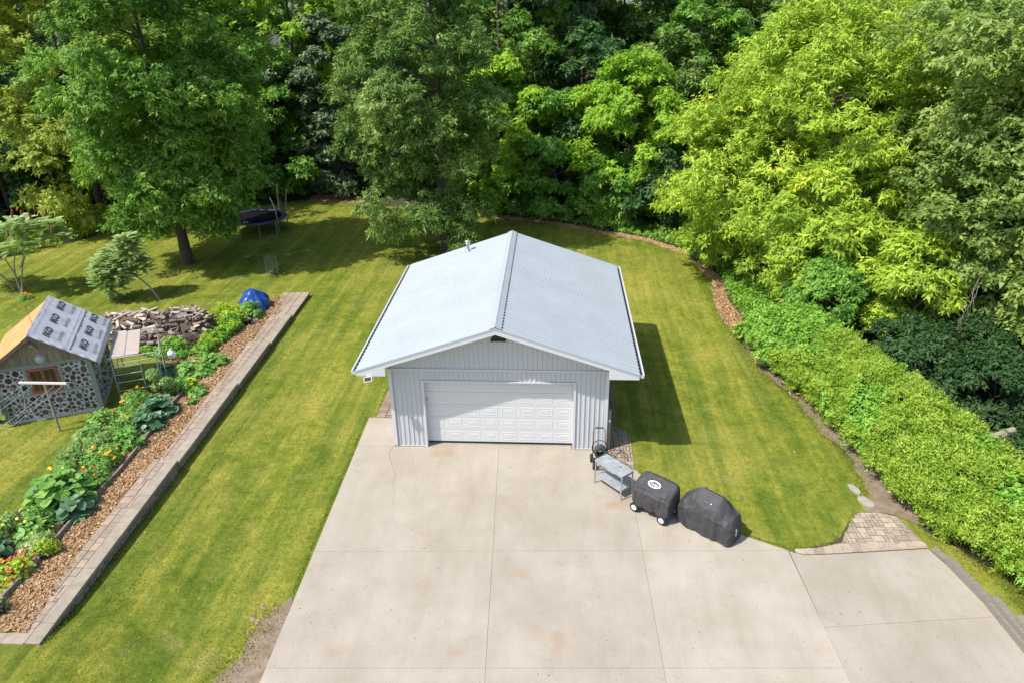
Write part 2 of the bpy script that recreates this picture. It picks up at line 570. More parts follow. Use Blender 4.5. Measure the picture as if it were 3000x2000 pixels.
HR_Y = [-40, -12, -9.14, -8.1, -7, -5.6, -2, 3, 8, 13, 18]
HR_Z = [.75, .62, .55, .33, .28, .23, .15, .10, .05, 0, 0]
def h_right(x, y):
    base = np.interp(y, HR_Y, HR_Z)
    f = 1 - sst(-9.9, -6.6, x)
    bank = sst(0, .35, x-np.interp(y, [-14, -9, -6.8, -4.4], [13.1, 12.95, 12.72, 12.28]))*np.clip((-4.3-y)*.075, 0, .5)
    return base*f + bank - .02

def h_left(x, y):
    t = np.interp(y, [-40, -12, -9, 10, 13.3, 18.5], [.75, .62, .57, .165, .105, 0])
    return t - .02

def h_left_e(u, x, y):
    f = 1 - sst(-14.5, -10.2, u)*sst(13.25, 13.6, y)
    return (h_left(x, y)+.02)*f - .02

def height(x, y):
    x = np.asarray(x, float); y = np.asarray(y, float)
    u = x - WALL_K*(y+9.14)
    return np.where(u < -9.99, h_left_e(u, x, y), h_right(x, y)) 

def hz(x, y):
    return float(height(x, y))

us = np.unique(np.concatenate([[-600, -300, -150, -90, -60], np.arange(-45, 30.01, .5), [-10.02, -9.98, 12.25, 12.5, 12.75], [38, 50, 70, 110, 200, 400, 600]]))
ys = np.unique(np.concatenate([[-300, -120, -60, -35, -25], np.arange(-18, 42.01, .5), [-9.2, -9.14, 13.25, 13.6, 50, 70, 110, 200, 400, 700]]))
YY, UU = np.meshgrid(ys, us, indexing='ij')
XX = UU + WALL_K*(np.clip(YY, -60, 60)+9.14)
ZZ = np.where(UU < -10.0, h_left_e(UU, XX, YY), h_right(XX, YY))
b = MB()
b.grid([[(XX[i, j], YY[i, j], ZZ[i, j]) for j in range(len(us))] for i in range(len(ys))])
lawn = b.build('lawn', 'lawn')
tag(lawn, kind='structure')

def sheet(name, m, poly, dz, kind='structure', step=.6, jitter=.06, seed=1):
    """a patch of ground with a ragged edge, following the terrain"""
    import bmesh
    rg = random.Random(seed)
    pts = []
    n = len(poly)
    for i in range(n):
        a, c = Vector(poly[i]), Vector(poly[(i+1) % n])
        k = max(1, int((c-a).length/step))
        nrm = Vector((c.y-a.y, a.x-c.x)).normalized() if (c-a).length else Vector((0, 0))
        for q in range(k):
            p = a.lerp(c, q/k) + nrm*rg.uniform(-jitter, jitter)
            pts.append((p.x, p.y))
    bm = bmesh.new()
    vs = [bm.verts.new((x, y, 0)) for x, y in pts]
    f = bm.faces.new(vs)
    bmesh.ops.triangulate(bm, faces=[f])
    big = [e for e in bm.edges if e.calc_length() > 1.5]
    if len(big) < 3000 and dz < .05:
        for _ in range(3):
            big = [e for e in bm.edges if 1.2 < e.calc_length() < 60]
            if not big or len(bm.faces) > 20000:
                break
            bmesh.ops.subdivide_edges(bm, edges=big, cuts=1)
            bmesh.ops.triangulate(bm, faces=bm.faces[:])
    for v in bm.verts:
        v.co.z = hz(v.co.x, v.co.y) + dz
    me = bpy.data.meshes.new(name)
    bm.normal_update()
    for f in bm.faces:
        if f.normal.z < 0:
            f.normal_flip()
    bm.to_mesh(me)
    bm.free()
    me.materials.append(MATS[m])
    o = link(name, me)
    return tag(o, kind=kind)

# back and side edge of the mown lawn, then out into the wood
EDGE = [(-60, 10), (-40, 14), (-31, 18.5), (-28.4, 22), (-26, 25.6), (-20, 30.2), (-17, 32), (-13.5, 31.6), (-8, 29.6), (-1.6, 27.4), (2, 25.9), (4.8, 24.4), (7.4, 22.6), (9.4, 20.4), (10.2, 16.6), (10.0, 12), (9.9, 9.6), (10.1, 5.8), (10.8, 3.3), (11.15, 1), (11.5, -.6), (11.8, -2.6), (12.35, -3.6), (13.2, -4.9), (14.2, -6.6), (16, -9.5), (30, -9.5), (90, -9.5), (300, 0), (300, 300), (-300, 300), (-300, 10)]
sheet('forest_floor', 'litter', EDGE, .012, step=1.0, jitter=.12, seed=3)

# ------------------------------------------------------------------ driveway of concrete slabs
drive = thing('driveway', None, None)
tag(drive, kind='structure')
def X0(y): return -4.86 + (1.76-y)*.0133
def X1(y): return -.02 - (y+.07)*.037
def X2(y): return 4.19 - (y+.67)*.0178
def X3(y): return 8.22 - (y+4.67)*.0426
def Y1(x): return -5.03 + .0432*x
def Y2(x): return -8.87 + .0446*x
def Y3(x): return -7.34 + .1214*(x-8.29)
G = .004
def slab(poly):
    c = Vector((sum(p[0] for p in poly)/len(poly), sum(p[1] for p in poly)/len(poly)))
    out = []
    for p in poly:
        d = Vector(p)-c
        d *= 1 - G/d.length*1.2
        out.append(tuple(c+d))
    b = MB().prism(out, -.12, 0)
    return b.build('slab', 'concrete', drive)
def isect(fx, fy):
    x, y = fx(-5), -5
    for _ in range(30):
        y = fy(x); x = fx(y)
    return (x, y)
BOT = lambda x: -14.0
top = -.03
slab([isect(X0, Y1), isect(X1, Y1), (X1(top), top), (X0(top), top)])
slab([isect(X1, Y1), isect(X2, Y1), (4.2, -.98), (3.3, -.92), (3.3, top), (X1(top), top)])
slab([isect(X2, Y1), (8.22, -4.67), (7.24, -4.16), (5.48, -2.86), (4.46, -1.12), (4.2, -.98)])
slab([isect(X0, Y2), isect(X1, Y2), isect(X1, Y1), isect(X0, Y1)])
slab([isect(X1, Y2), isect(X2, Y2), isect(X2, Y1), isect(X1, Y1)])
slab([isect(X2, Y2), isect(X3, Y2), (8.22, -4.67), isect(X2, Y1)])
slab([isect(X0, BOT), isect(X1, BOT), isect(X1, Y2), isect(X0, Y2)])
slab([isect(X1, BOT), isect(X2, BOT), isect(X2, Y2), isect(X1, Y2)])
slab([isect(X2, BOT), isect(X3, BOT), isect(X3, Y2), isect(X2, Y2)])
slab([isect(X3, Y3), (12.62, Y3(12.62)), (12.42, -5.9), (12.20, -4.98), (12.02, -4.45), (10.3, -4.66), (9.2, -4.79), (8.6, -4.84), (8.24, -4.7)])
slab([isect(X3, BOT), (13.1, -14), (12.76, -9.2), (12.62, Y3(12.62)), isect(X3, Y3)])
slab([(X0(top), top), (-3.56, top), (-3.56, 1.76), (X0(1.76), 1.76)])
slab([(-2.42, top), (2.42, top), (2.42, .5), (-2.42, .5)])
# joint bed under the slabs and a hairline crack in the left slab
bed = MB().prism([(X0(-14)+.05, -14), (13.0, -14), (12.5, -7), (11.9, -4.6), (8.3, -4.85), (5.4, -3.0), (4.3, -1.2), (3.3, -1), (3.3, -.06), (-4.7, -.06)], -.13, -.013)
bed.prism([(8.0, -5.4), (8.6, -5.4), (8.5, -4.82), (8.22, -4.66), (8.05, -4.6)], -.12, -.0125)
bed.build('joint_bed', 'soil', drive)
cr = [(-3.62, -.06), (-3.66, -.5), (-3.5, -.95), (-3.38, -1.25), (-3.2, -1.7), (-3.22, -2.1), (-3.05, -2.6), (-3.0, -3.2)]
b = MB()
for i in range(len(cr)-1):
    w0, w1 = .0045*(1-i/9), .0045*(1-(i+1)/9)
    b.add([(cr[i][0]-w0, cr[i][1], .004), (cr[i][0]+w0, cr[i][1], .004), (cr[i+1][0]+w1, cr[i+1][1], .004), (cr[i+1][0]-w1, cr[i+1][1], .004)], [(0, 1, 2, 3)])
b.build('crack', 'soil', drive)

# bare earth beside the drive, the trodden path along the hedge, chip borders
sheet('bare_earth', 'dirt', [(-4.83, -6.9), (-5.0, -7.25), (-5.25, -7.7), (-5.35, -8.4), (-5.6, -9.1), (-5.85, -10), (-6.1, -12), (-4.68, -12), (-4.70, -9), (-4.72, -7)], .010, jitter=.1, step=.25, seed=5)
q0 = random.Random(31)
b = MB()
for i in range(70):
    x, y = q0.gauss(-5.15, .16), q0.uniform(-9.9, -7.2)
    r_ = q0.uniform(.03, .10)
    ring = [(x+r_*math.cos(a)*q0.uniform(.7, 1.2), y+r_*math.sin(a)*q0.uniform(.7, 1.2)) for a in np.linspace(0, 2*math.pi, 7)[:-1]]
    z = hz(x, y)
    b.add([(px, py, z) for px, py in ring]+[(x, y, z+r_*q0.uniform(.25, .5))], [(k, (k+1) % 6, 6) for k in range(6)])
tag(b.build('earth_clods', 'dirt'), kind='stuff')
sheet('dirt_path', 'dirt', [(9.95, 9.2), (10.1, 5.9), (10.85, 3.5), (11.05, 1.25), (11.5, -.1), (11.35, -2.1), (10.95, -2.85), (11.75, -3.02), (12.5, -3.6), (12.35, -2.5), (12.1, -.6), (11.5, 2.6), (10.75, 5.4), (10.55, 8.8)], .020, jitter=.1, step=.3, seed=6)
sheet('wood_chip_border', 'mulch', [(9.7, 13.5), (9.55, 11.2), (9.75, 9.4), (10.6, 9.1), (10.5, 11), (10.3, 13.2), (10.6, 16), (10.1, 18.4), (9.6, 18.2), (10.1, 16)], .022, jitter=.12, step=.3, seed=8)
sheet('wood_chip_border', 'mulch', [(-4.5, 28.0), (-1.5, 27.1), (2, 25.6), (4.8, 24.1), (7.4, 22.3), (9.3, 20.0), (9.8, 20.3), (7.7, 23), (5.0, 24.9), (2.1, 26.4), (-1.4, 28.1), (-4.4, 29)], .024, jitter=.15, step=.4, seed=9)
sheet('wood_chip_border', 'mulch', [(-16.6, 31.6), (-14, 31.2), (-12.4, 31.0), (-12.6, 34), (-16.4, 34.6)], .024, jitter=.2, step=.4, seed=10)

# ------------------------------------------------------------------ garage
GW, GL = 3.53, 9.0          # half width, length
HT, HO = 2.945, 2.55        # band height, opening height
RF, RB = -.60, 9.17         # roof front and back edge
HRG, HE, EV = 4.68, 3.18, 4.43
SLP = (HRG-HE)/EV
garage = thing('garage', 'white metal-sided garage with pale blue-grey ribbed roof and wide panelled door', 'garage')
def roof_z(x): return HRG - abs(x)*SLP

def ribbed(name, x0, x1, zb, zt, y, pitch=.155, depth=.022, x_axis=True, sign=-1):
    """upright ribbed sheet: trapezoid ribs every pitch"""
    prof = []
    x = x0
    while x < x1-1e-6:
        for dx, d in ((0, 0), (.095, 0), (.107, depth), (.141, depth), (.153, 0)):
            if x+dx <= x1:
                prof.append((x+dx, d))
        x += pitch
    prof.append((x1, 0))
    b = MB()
    for (xa, da), (xb, db) in zip(prof, prof[1:]):
        if xb-xa < 1e-5:
            continue
        if x_axis:
            q = [(xa, y+sign*da, zb(xa)), (xb, y+sign*db, zb(xb)), (xb, y+sign*db, zt(xb)), (xa, y+sign*da, zt(xa))]
        else:
            q = [(y+sign*da, xa, zb(xa)), (y+sign*db, xb, zb(xb)), (y+sign*db, xb, zt(xb)), (y+sign*da, xa, zt(xa))]
        b.add(q, [(0, 1, 2, 3)])
    return b.build(name, 'siding', garage)

c = lambda k: (lambda x: k)
ribbed('siding', -GW+.05, -2.49, c(.06), c(HT-.01), 0)
ribbed('siding', 2.51, GW-.05, c(.06), c(HT-.01), 0)
ribbed('siding', -2.49, 2.51, c(HO+.01), c(HT-.01), 0)
ribbed('gable_siding', -GW, GW, c(HT+.035), lambda x: roof_z(x)-.06, -.004)
ribbed('side_siding', .05, GL, c(.06), c(3.3), -GW, x_axis=False, sign=-1)
ribbed('side_siding', .05, GL, c(.06), c(3.3), GW, x_axis=False, sign=1)
ribbed('rear_siding', -GW, GW, c(.06), lambda x: roof_z(x)-.06, GL, sign=1)
b = MB()
b.box((-GW+.02, .0, HT/2+.03), (.10, .10, HT-.06)); b.box((-GW+.035, -.045, HT/2+.03), (.12, .03, HT-.06))
b.build('corner_trim', 'white_trim', garage)
b = MB()
b.box((GW-.02, .0, HT/2+.03), (.10, .10, HT-.06)); b.box((GW-.035, -.045, HT/2+.03), (.12, .03, HT-.06))
b.build('corner_trim', 'white_trim', garage)
b = MB().box((0, -.028, HT+.012), (2*GW+.04, .056, .045))
b.build('band_trim', 'white_trim', garage)
for x0, x1 in ((-GW, -2.49), (2.51, GW)):
    MB().box(((x0+x1)/2, .03, .028), (x1-x0, .10, .05)).build('base_trim', 'white_trim', garage)
# door surround
MB().box((-2.455, .085, HO/2), (.07, .25, HO)).build('door_jamb', 'white_trim', garage)
MB().box((2.475, .085, HO/2), (.07, .25, HO)).build('door_jamb', 'white_trim', garage)
MB().box((.01, .085, HO-.025), (4.86, .248, .05)).build('door_header', 'white_trim', garage)
# sectional door: five sections of eight raised panels
DY, DZ0, DZ1, DX0, DX1 = .20, .10, 2.50, -2.42, 2.44
door = MB().box(((DX0+DX1)/2, DY+.04, DZ0-.01), (DX1-DX0, .05, .03)).build('garage_door', 'rubber', garage)
SH = (DZ1-DZ0)/5
for i in range(5):
    z0 = DZ0+i*SH
    b = MB().prism_y([(DX0, z0+.004), (DX1, z0+.004), (DX1, z0+SH-.012), (DX1, z0+SH-.004), (DX0, z0+SH-.004)], DY, DY+.05)
    b.build('door_section', 'door_white', door)
    for j in range(8):
        pw = (DX1-DX0)/8
        x0 = DX0+j*pw+.065; x1 = DX0+(j+1)*pw-.065
        a0 = z0+.085; a1 = z0+SH-.085
        b = MB()
        o = [(x0, a0), (x1, a0), (x1, a1), (x0, a1)]
        def ins(k): return [(x0+k, a0+k), (x1-k, a0+k), (x1-k, a1-k), (x0+k, a1-k)]
        rings = [(ins(0), 0), (ins(.010), -.005), (ins(.026), -.005), (ins(.044), -.001), (ins(.085), -.001), (ins(.10), -.006)]
        vs = [(x, DY-.001+d, z) for rr, d in rings for x, z in rr]
        fs = []
        for k in range(len(rings)-1):
            for q in range(4):
                fs.append((k*4+q, k*4+(q+1) % 4, k*4+4+(q+1) % 4, k*4+4+q))
        fs.append(tuple(range(len(vs)-4, len(vs))))
        b.add(vs, fs)
        b.build('door_panel', 'door_white', door)
MB().box((-2.40, .16, 1.72), (.05, .07, .09)).build('door_bracket', 'galv', garage)

# roof sheets with ribs running down the slope
def roof_sheet(s):
    prof = []
    y = RF
    pitch = .2285
    while y < RB-.01:
        for dy, d in ((0, 0), (.02, .030), (.05, .030), (.07, 0)):
            if y+dy <= RB:
                prof.append((y+dy, d))
        y += pitch
    prof.append((RB, 0))
    b = MB()
    n = Vector((s*SLP, 0, 1)).normalized()
    for (ya, da), (yb, db) in zip(prof, prof[1:]):
        if yb-ya < 1e-5:
            continue
        q = []
        for x, y, d in ((0, ya, da), (EV, ya, da), (EV, yb, db), (0, yb, db)):
            p = Vector((s*x, y, HRG-x*SLP)) + n*d
            q.append(p)
        b.add(q, [(0, 1, 2, 3) if s > 0 else (3, 2, 1, 0)])
    b.build('roof_sheet', 'roof_metal', garage)
    # deck below
    b = MB().prism_y([(s*.0, HRG-.012), (s*(EV-.03), HRG-.012-(EV-.03)*SLP), (s*(EV-.03), HRG-.05-(EV-.03)*SLP), (0, HRG-.05)][::s], RF+.015, RB-.015)
    b.build('roof_deck', 'roof_trim', garage)
for s in (-1, 1):
    roof_sheet(s)
b = MB()
for s in (-1, 1):
    n = Vector((s*SLP, 0, 1)).normalized()
    t = Vector((s, 0, -SLP)).normalized()
    for k in range(8):
        d = .32+k*.60
        y = RF+.09
        while y < RB:
            p = Vector((0, y+rnd.uniform(-.012, .012), HRG)) + t*(d+rnd.uniform(-.03, .03)) + n*.012
            b.add([p+t*.007, p+Vector((0, .007, 0)), p-t*.007, p-Vector((0, .007, 0)), p+n*.008], [(0, 1, 4), (1, 2, 4), (2, 3, 4), (3, 0, 4)])
            y += .2285
    d = .10
    y = RF+.1
    while y < RB:
        p = Vector((0, y, HRG+.02)) + t*d + n*.020
        b.add([p+t*.006, p+Vector((0, .006, 0)), p-t*.006, p-Vector((0, .006, 0)), p+n*.006], [(0, 1, 4), (1, 2, 4), (2, 3, 4), (3, 0, 4)])
        y += .2285
so_ = b.build('screw', 'screw', garage); so_['kind'] = 'stuff'
# ridge cap and its dark foam closure
b = MB()
cp = [(-.19, HRG+.032-.19*SLP), (-.03, HRG+.035), (0, HRG+.058), (.03, HRG+.035), (.19, HRG+.032-.19*SLP)]
cpb = [(x, z-.012) for x, z in cp]
b.prism_y(cpb + cp[::-1], RF-.02, RB+.02)
b.build('ridge_cap', 'roof_metal', garage)
b = MB()
for s in (1,):
    b.prism_y([(s*.03, HRG+.001-.03*SLP), (s*.215, HRG-.215*SLP+.001), (s*.215, HRG-.215*SLP+.026), (s*.03, HRG+.022-.03*SLP)][::s], RF-.015, RB+.01)
b.build('ridge_closure', 'dark_gap', garage)
# rake: dark drip strip over a white barge board, front and back
for y0, y1 in ((RF-.022, RF+.0), (RB-.0, RB+.022)):
    for s in (-1, 1):
        b = MB().prism_y([(0, HRG+.005), (s*EV, HE+.005), (s*EV, HE-.075), (0, HRG-.075)][::-s], y0-.006, y1)
        b.build('rake_trim', 'roof_trim', garage)
        b = MB().prism_y([(0, HRG-.076), (s*3.49, roof_z(3.49)-.076), (s*3.49, roof_z(3.49)-.19), (0, HRG-.215)][::-s], y0, y1+.01)
        b.build('barge_board', 'white_trim', garage)
# soffit under the gable overhang
for s in (-1, 1):
    b = MB().prism_y([(0, HRG-.18), (s*GW, roof_z(GW)-.18), (s*GW, roof_z(GW)-.2), (0, HRG-.2)][::-s], RF+.012, -.03)
    b.build('gable_soffit', 'white_trim', garage)
# boxed eaves with a vent louvre edge, gutters
for s in (-1, 1):
    b = MB().prism_y([(s*3.49, 3.0), (s*4.42, 3.0), (s*4.42, HE-.075), (s*3.49, roof_z(3.49)-.075)][::s], RF-.02, RF+.02)
    b.build('eave_return', 'white_trim', garage)
    b = MB().prism_y([(s*(GW+.03), 3.0), (s*4.42, 3.0), (s*4.42, 3.1), (s*(GW+.03), 3.36)][::s], RF+.02, RB-.01)
    b.build('eave_box', 'white_trim', garage)
    b = MB()
    b.prism_y([(s*4.425, 3.055), (s*4.56, 3.055), (s*4.575, 3.165), (s*4.530, 3.165), (s*4.530, 3.068), (s*4.437, 3.068), (s*4.437, 3.15), (s*4.425, 3.15)][::s], RF-.0, RB-.03)
    b.box((s*4.5, RF+.01, 3.11), (.14, .012, .10)); b.box((s*4.5, RB-.04, 3.11), (.14, .012, .10))
    b.build('gutter', 'roof_white_strip', garage)
    b = MB()
    b.box((s*4.482, (RF+RB)/2, 3.074), (.085, RB-RF-.1, .01))  # near-black strip: shade inside the gutter put into the colour
    b.build('gutter_shade', 'dark_gap', garage)
# roof vent pipe with cap
vx, vy = -1.83, 8.35
vz = roof_z(vx)
M = Matrix.Translation((vx, vy, vz))
vent = MB().lathe([(.13, -.03), (.125, .05), (.085, .09), (.072, .12), (.070, .34)], 16, M).build('vent_pipe', 'galv', garage)
MB().lathe([(.10, .33), (.105, .40), (.10, .405), (.03, .41)], 16, M).build('vent_collar', 'chrome', vent)
MB().lathe([(.115, .43), (.125, .47), (.06, .50), (.012, .505)], 16, M).build('vent_cap', 'chrome', vent)
# lamp under the gable peak
lm = MB().box((.05, -.06, 4.30), (.20, .10, .16)).build('gable_lamp', 'dark_lamp', garage)
b = MB()
b.box((.05, -.14, 4.16), (.30, .14, .10)); b.prism_y([(-.16, 4.06), (.26, 4.06), (.22, 4.12), (-.12, 4.12)], -.24, -.08)
b.build('lamp_hood', 'dark_lamp', lm)
for x in (-.13, .24):
    M = Matrix.Translation((x, -.14, 4.14)) @ Matrix.Rotation(R(115), 4, 'X')
    MB().lathe([(.035, 0), (.05, .06), (.065, .11), (.055, .112)], 12, M).build('lamp_head', 'dark_lamp', lm)
# white flood light under the left eave return
fl = MB().box((-4.02, -.66, 2.97), (.10, .10, .07)).build('flood_light', 'white_trim', garage)
M = Matrix.Translation((-4.02, -.74, 2.955)) @ Matrix.Rotation(R(-28), 4, 'X') @ Matrix.Rotation(R(-12), 4, 'Y')
b = MB(); b.box((0, 0, 0), (.26, .05, .16), M)
b.build('lamp_housing', 'white_trim', fl)
b = MB(); b.box((0, -.028, 0), (.21, .006, .115), M)
b.build('lamp_glass', 'dark_lamp', fl)
# hose bib board on the right side wall
b = MB(); b.box((GW+.10, .10, .75), (.10, .12, 1.5)); 
b.build('service_post', 'old_wood', garage)
MB().box((GW+.10, .03, 1.12), (.07, .05, .07)).build('tap', 'logo_white', garage)

# ------------------------------------------------------------------ pavers
def pave(parent, m, poly, mod=.11, z=0.0, th=.08, gap=.007, seed=1, limit=300, cells=((2, 2), (2, 1), (1, 2), (3, 2), (2, 2), (3, 2), (1, 1)), rot=0, zf=None, maxn=300):
    """random ashlar: rectangles of small modules, those whose middle lies inside poly"""
    rg = random.Random(seed)
    P = [Vector(p) for p in poly]
    rotm = Matrix.Rotation(-rot, 2)
    Q = [rotm @ p for p in P]
    x0 = min(p.x for p in Q); x1 = max(p.x for p in Q); y0 = min(p.y for p in Q); y1 = max(p.y for p in Q)
    nx, ny = int((x1-x0)/mod)+1, int((y1-y0)/mod)+1
    used = set()
    def inside(p):
        r_ = False
        n = len(Q)
        for i in range(n):
            a, c_ = Q[i], Q[(i+1) % n]
            if (a.y > p[1]) != (c_.y > p[1]) and p[0] < (c_.x-a.x)*(p[1]-a.y)/(c_.y-a.y)+a.x:
                r_ = not r_
        return r_
    def clip(rect):
        # Sutherland-Hodgman against a convex-enough outline, else keep the rectangle
        out = rect
        n = len(Q)
        for i in range(n):
            a, e = Q[i], Q[(i+1) % n]
            res = []
            for k in range(len(out)):
                p, q = out[k], out[(k+1) % len(out)]
                sp = (e.x-a.x)*(p[1]-a.y)-(e.y-a.y)*(p[0]-a.x)
                sq = (e.x-a.x)*(q[1]-a.y)-(e.y-a.y)*(q[0]-a.x)
                if sp >= 0:
                    res.append(p)
                if (sp >= 0) != (sq >= 0):
                    t = sp/(sp-sq)
                    res.append((p[0]+(q[0]-p[0])*t, p[1]+(q[1]-p[1])*t))
            out = res
            if len(out) < 3:
                return None
        return out
    back = Matrix.Rotation(rot, 2)
    cnt = 0
    for j in range(ny):
        for i in range(nx):
            if (i, j) in used or cnt >= maxn:
                continue
            opts = list(cells)
            rg.shuffle(opts)
            opts.append((1, 1))
            for w, h in opts:
                cellsx = [(i+a, j+e) for a in range(w) for e in range(h)]
                if any(q in used for q in cellsx):
                    continue
                break
            used.update(cellsx)
            rx0, ry0 = x0+i*mod+gap/2, y0+j*mod+gap/2
            rx1, ry1 = x0+(i+w)*mod-gap/2, y0+(j+h)*mod-gap/2
            poly_ = clip([(rx0, ry0), (rx1, ry0), (rx1, ry1), (rx0, ry1)])
            if not poly_ or len(poly_) < 3:
                continue
            ar = abs(sum(poly_[k][0]*poly_[(k+1) % len(poly_)][1]-poly_[(k+1) % len(poly_)][0]*poly_[k][1] for k in range(len(poly_))))/2
            if ar < .0035:
                continue
            pw = [tuple(back @ Vector(p)) for p in poly_]
            cx = sum(p[0] for p in pw)/len(pw); cy = sum(p[1] for p in pw)/len(pw)
            zz = (zf(cx, cy) if zf else z) + rg.uniform(-.004, .004)
            bb = MB().prism([(p[0]-cx, p[1]-cy) for p in pw], -th, 0)
            o = bb.build('paver', m, parent, (cx, cy, zz))
            cnt += 1
    return cnt

def joint_fill(poly, z, parent, th=.05, m='soil'):
    return MB().prism(poly, z-.10, z-.016).build('joint_fill', m, parent)

path_l = tag(thing('paved_strip', None, None), kind='structure')
pl = [(-4.62, 1.78), (-3.6, 1.78), (-3.6, 8.9), (-4.45, 8.9)]
pave(path_l, 'paver_brown', pl, .17, .0, seed=2, cells=((2, 1), (2, 2), (2, 1), (1, 1)), gap=.02)
joint_fill(pl, 0, path_l)
path_r = tag(thing('paved_strip', None, None), kind='structure')
for pr_, mm in (([(3.62, -.88), (4.40, -1.04), (4.44, .4), (4.40, 1.12), (4.02, 1.42), (3.62, 1.42)], 'paver_tan'), ([(3.62, 1.43), (4.02, 1.43), (4.12, 8.9), (3.62, 8.9)], 'paver_brown'), ([(3.32, -.9), (3.61, -.89), (3.61, -.08), (3.32, -.08)], 'paver_tan')):
    pave(path_r, mm, pr_, .105, .0, seed=4, gap=.02)
    joint_fill(pr_, 0, path_r)
path_n = tag(thing('paved_landing', None, None), kind='structure')
for land in ([(9.75, -4.29), (12.05, -4.36), (11.86, -3.62), (10.17, -3.62), (9.98, -3.95)], [(10.2, -3.60), (11.85, -3.60), (11.72, -3.1), (11.2, -2.93), (10.72, -2.96), (10.45, -3.18)]):
    pave(path_n, 'paver_mix', land, .115, .006, seed=11, gap=.018, rot=R(3))
joint_fill([(8.3, -4.72), (9.3, -4.82), (10.3, -4.64), (12.0, -4.43), (11.72, -3.0), (10.7, -2.92), (10.2, -3.5), (9.7, -4.2)], .006, path_n)
x = 8.40
while x < 11.95:      # soldier course along the concrete
    w = .26
    yb = lambda q: float(np.interp(q, [8.3, 8.6, 9.2, 10.3, 12.02], [-4.68, -4.81, -4.765, -4.63, -4.42]))
    yt = lambda q: float(np.interp(q, [8.3, 9.0, 9.7, 12.05], [-4.60, -4.55, -4.33, -4.20]))
    b = MB().prism([(x+.004, yb(x)), (x+w-.004, yb(x+w)), (x+w-.004+.02, yt(x+w)), (x+.004+.02, yt(x))], -.08, .008+rnd.uniform(-.003, .003))
    b.build('paver', 'paver_mix', path_n)
    x += w

# ------------------------------------------------------------------ stepped retaining wall with capped top and paver strip
wall = thing('retaining_wall', 'long low block retaining wall with flat coping stones stepping down along the garden bed', 'wall', (0, 0, 0))
gpath = tag(thing('garden_path', None, None), kind='structure')
SEG = [(-9.14, -1.9, .58, (.40, .42)), (-1.86, 3.33, .48, (.30, .41)), (3.37, 7.13, .38, (.45, .57)), (7.17, 10.23, .28, (.50, .62)), (10.27, 13.28, .18, (.62, 1.0))]
for si, (ya, yb, zt, wd) in enumerate(SEG):
    n = max(2, round((yb-ya)/.62))
    for k in range(n):
        y0 = ya+(yb-ya)*k/n+.004; y1 = ya+(yb-ya)*(k+1)/n-.004
        xr0, xr1 = wall_x(y0)+.02, wall_x(y1)+.02
        dz = rnd.uniform(-.004, .004)
        cw = .345
        poly = [(xr0-cw, y0), (xr0, y0), (xr1, y1), (xr1-cw, y1)]
        c0 = Vector((xr0, y0))
        bb = MB().prism([(p[0]-c0.x, p[1]-c0.y) for p in poly], -.085, 0)
        bb.build('coping_stone', 'coping', wall, (c0.x, c0.y, zt+dz))
    # face blocks in two or three courses below
    z = zt-.088
    course = 0
    while z > min(hz(wall_x(ya)+.2, ya), hz(wall_x(yb)+.2, yb))-.02:
        y = ya + (.16 if course % 2 else 0)
        while y < yb-.02:
            L = min(rnd.choice((.26, .31, .38)), yb-y)
            if L > .06:
                d = rnd.uniform(-.012, .012)
                x0 = wall_x(y+L/2)
                b = MB()
                yy0, yy1 = .008, L-.008
                b.add([(-.25, yy0, -.135), (-.03+d, yy0, -.135), (-.03+d, yy1, -.135), (-.25, yy1, -.135), (-.25, yy0, 0), (-.035+d, yy0, 0), (-.035+d, yy1, 0), (-.25, yy1, 0),
                       (.0+d, L*.25, -.07), (.0+d, L*.75, -.06)],
                      [(0, 3, 2, 1), (4, 5, 6, 7), (0, 1, 5, 4), (2, 3, 7, 6), (0, 4, 7, 3), (1, 2, 9, 8), (6, 5, 8, 9), (1, 8, 5), (2, 6, 9)])
                b.build('wall_block', 'block_face', wall, (x0, y, z))
            y += L
        z -= .14
        course += 1
    # end face toward the next lower step and core
    b = MB().prism([(wall_x(ya)-.33, ya+.01), (wall_x(ya)-.06, ya+.01), (wall_x(yb)-.06, yb-.01), (wall_x(yb)-.33, yb-.01)], -.1, zt-.086)
    b.build('wall_core', 'block_face', wall)
    # paver strip beside the coping
    pl_ = [(wall_x(ya)-.335-wd[0], ya+.01), (wall_x(ya)-.335, ya+.01), (wall_x(yb)-.335, yb-.01), (wall_x(yb)-.335-wd[1], yb-.01)]
    pave(gpath, 'paver_tan', pl_, .105 if si < 2 else .125 if si < 4 else .16, zt-.004, seed=20+si, gap=.018, rot=R(1.84), maxn=80, cells=((2, 3), (2, 2), (3, 2), (2, 4), (3, 3), (2, 3)))
    joint_fill(pl_, zt-.004, gpath)
    MB().prism([(pl_[0][0]+.02, ya+.02), (pl_[1][0], ya+.02), (pl_[2][0], yb-.02), (pl_[3][0]+.02, yb-.02)], zt-.45, zt-.10).build('path_base', 'block_face', gpath)
# near return of the wall, running left
for k in range(7):
    x1 = -9.90-.34 - k*.55
    b = MB().prism([(-.54, -.0), (0, 0), (0, .30), (-.54, .30)], -.09, 0)
    b.build('coping_stone', 'coping', wall, (x1, -9.16, .578+rnd.uniform(-.003, .003)))
b = MB().prism([(-14.1, -9.12), (-9.95, -9.12), (-9.95, -8.9), (-14.1, -8.9)], .0, .485)
b.build('wall_core', 'block_face', wall)

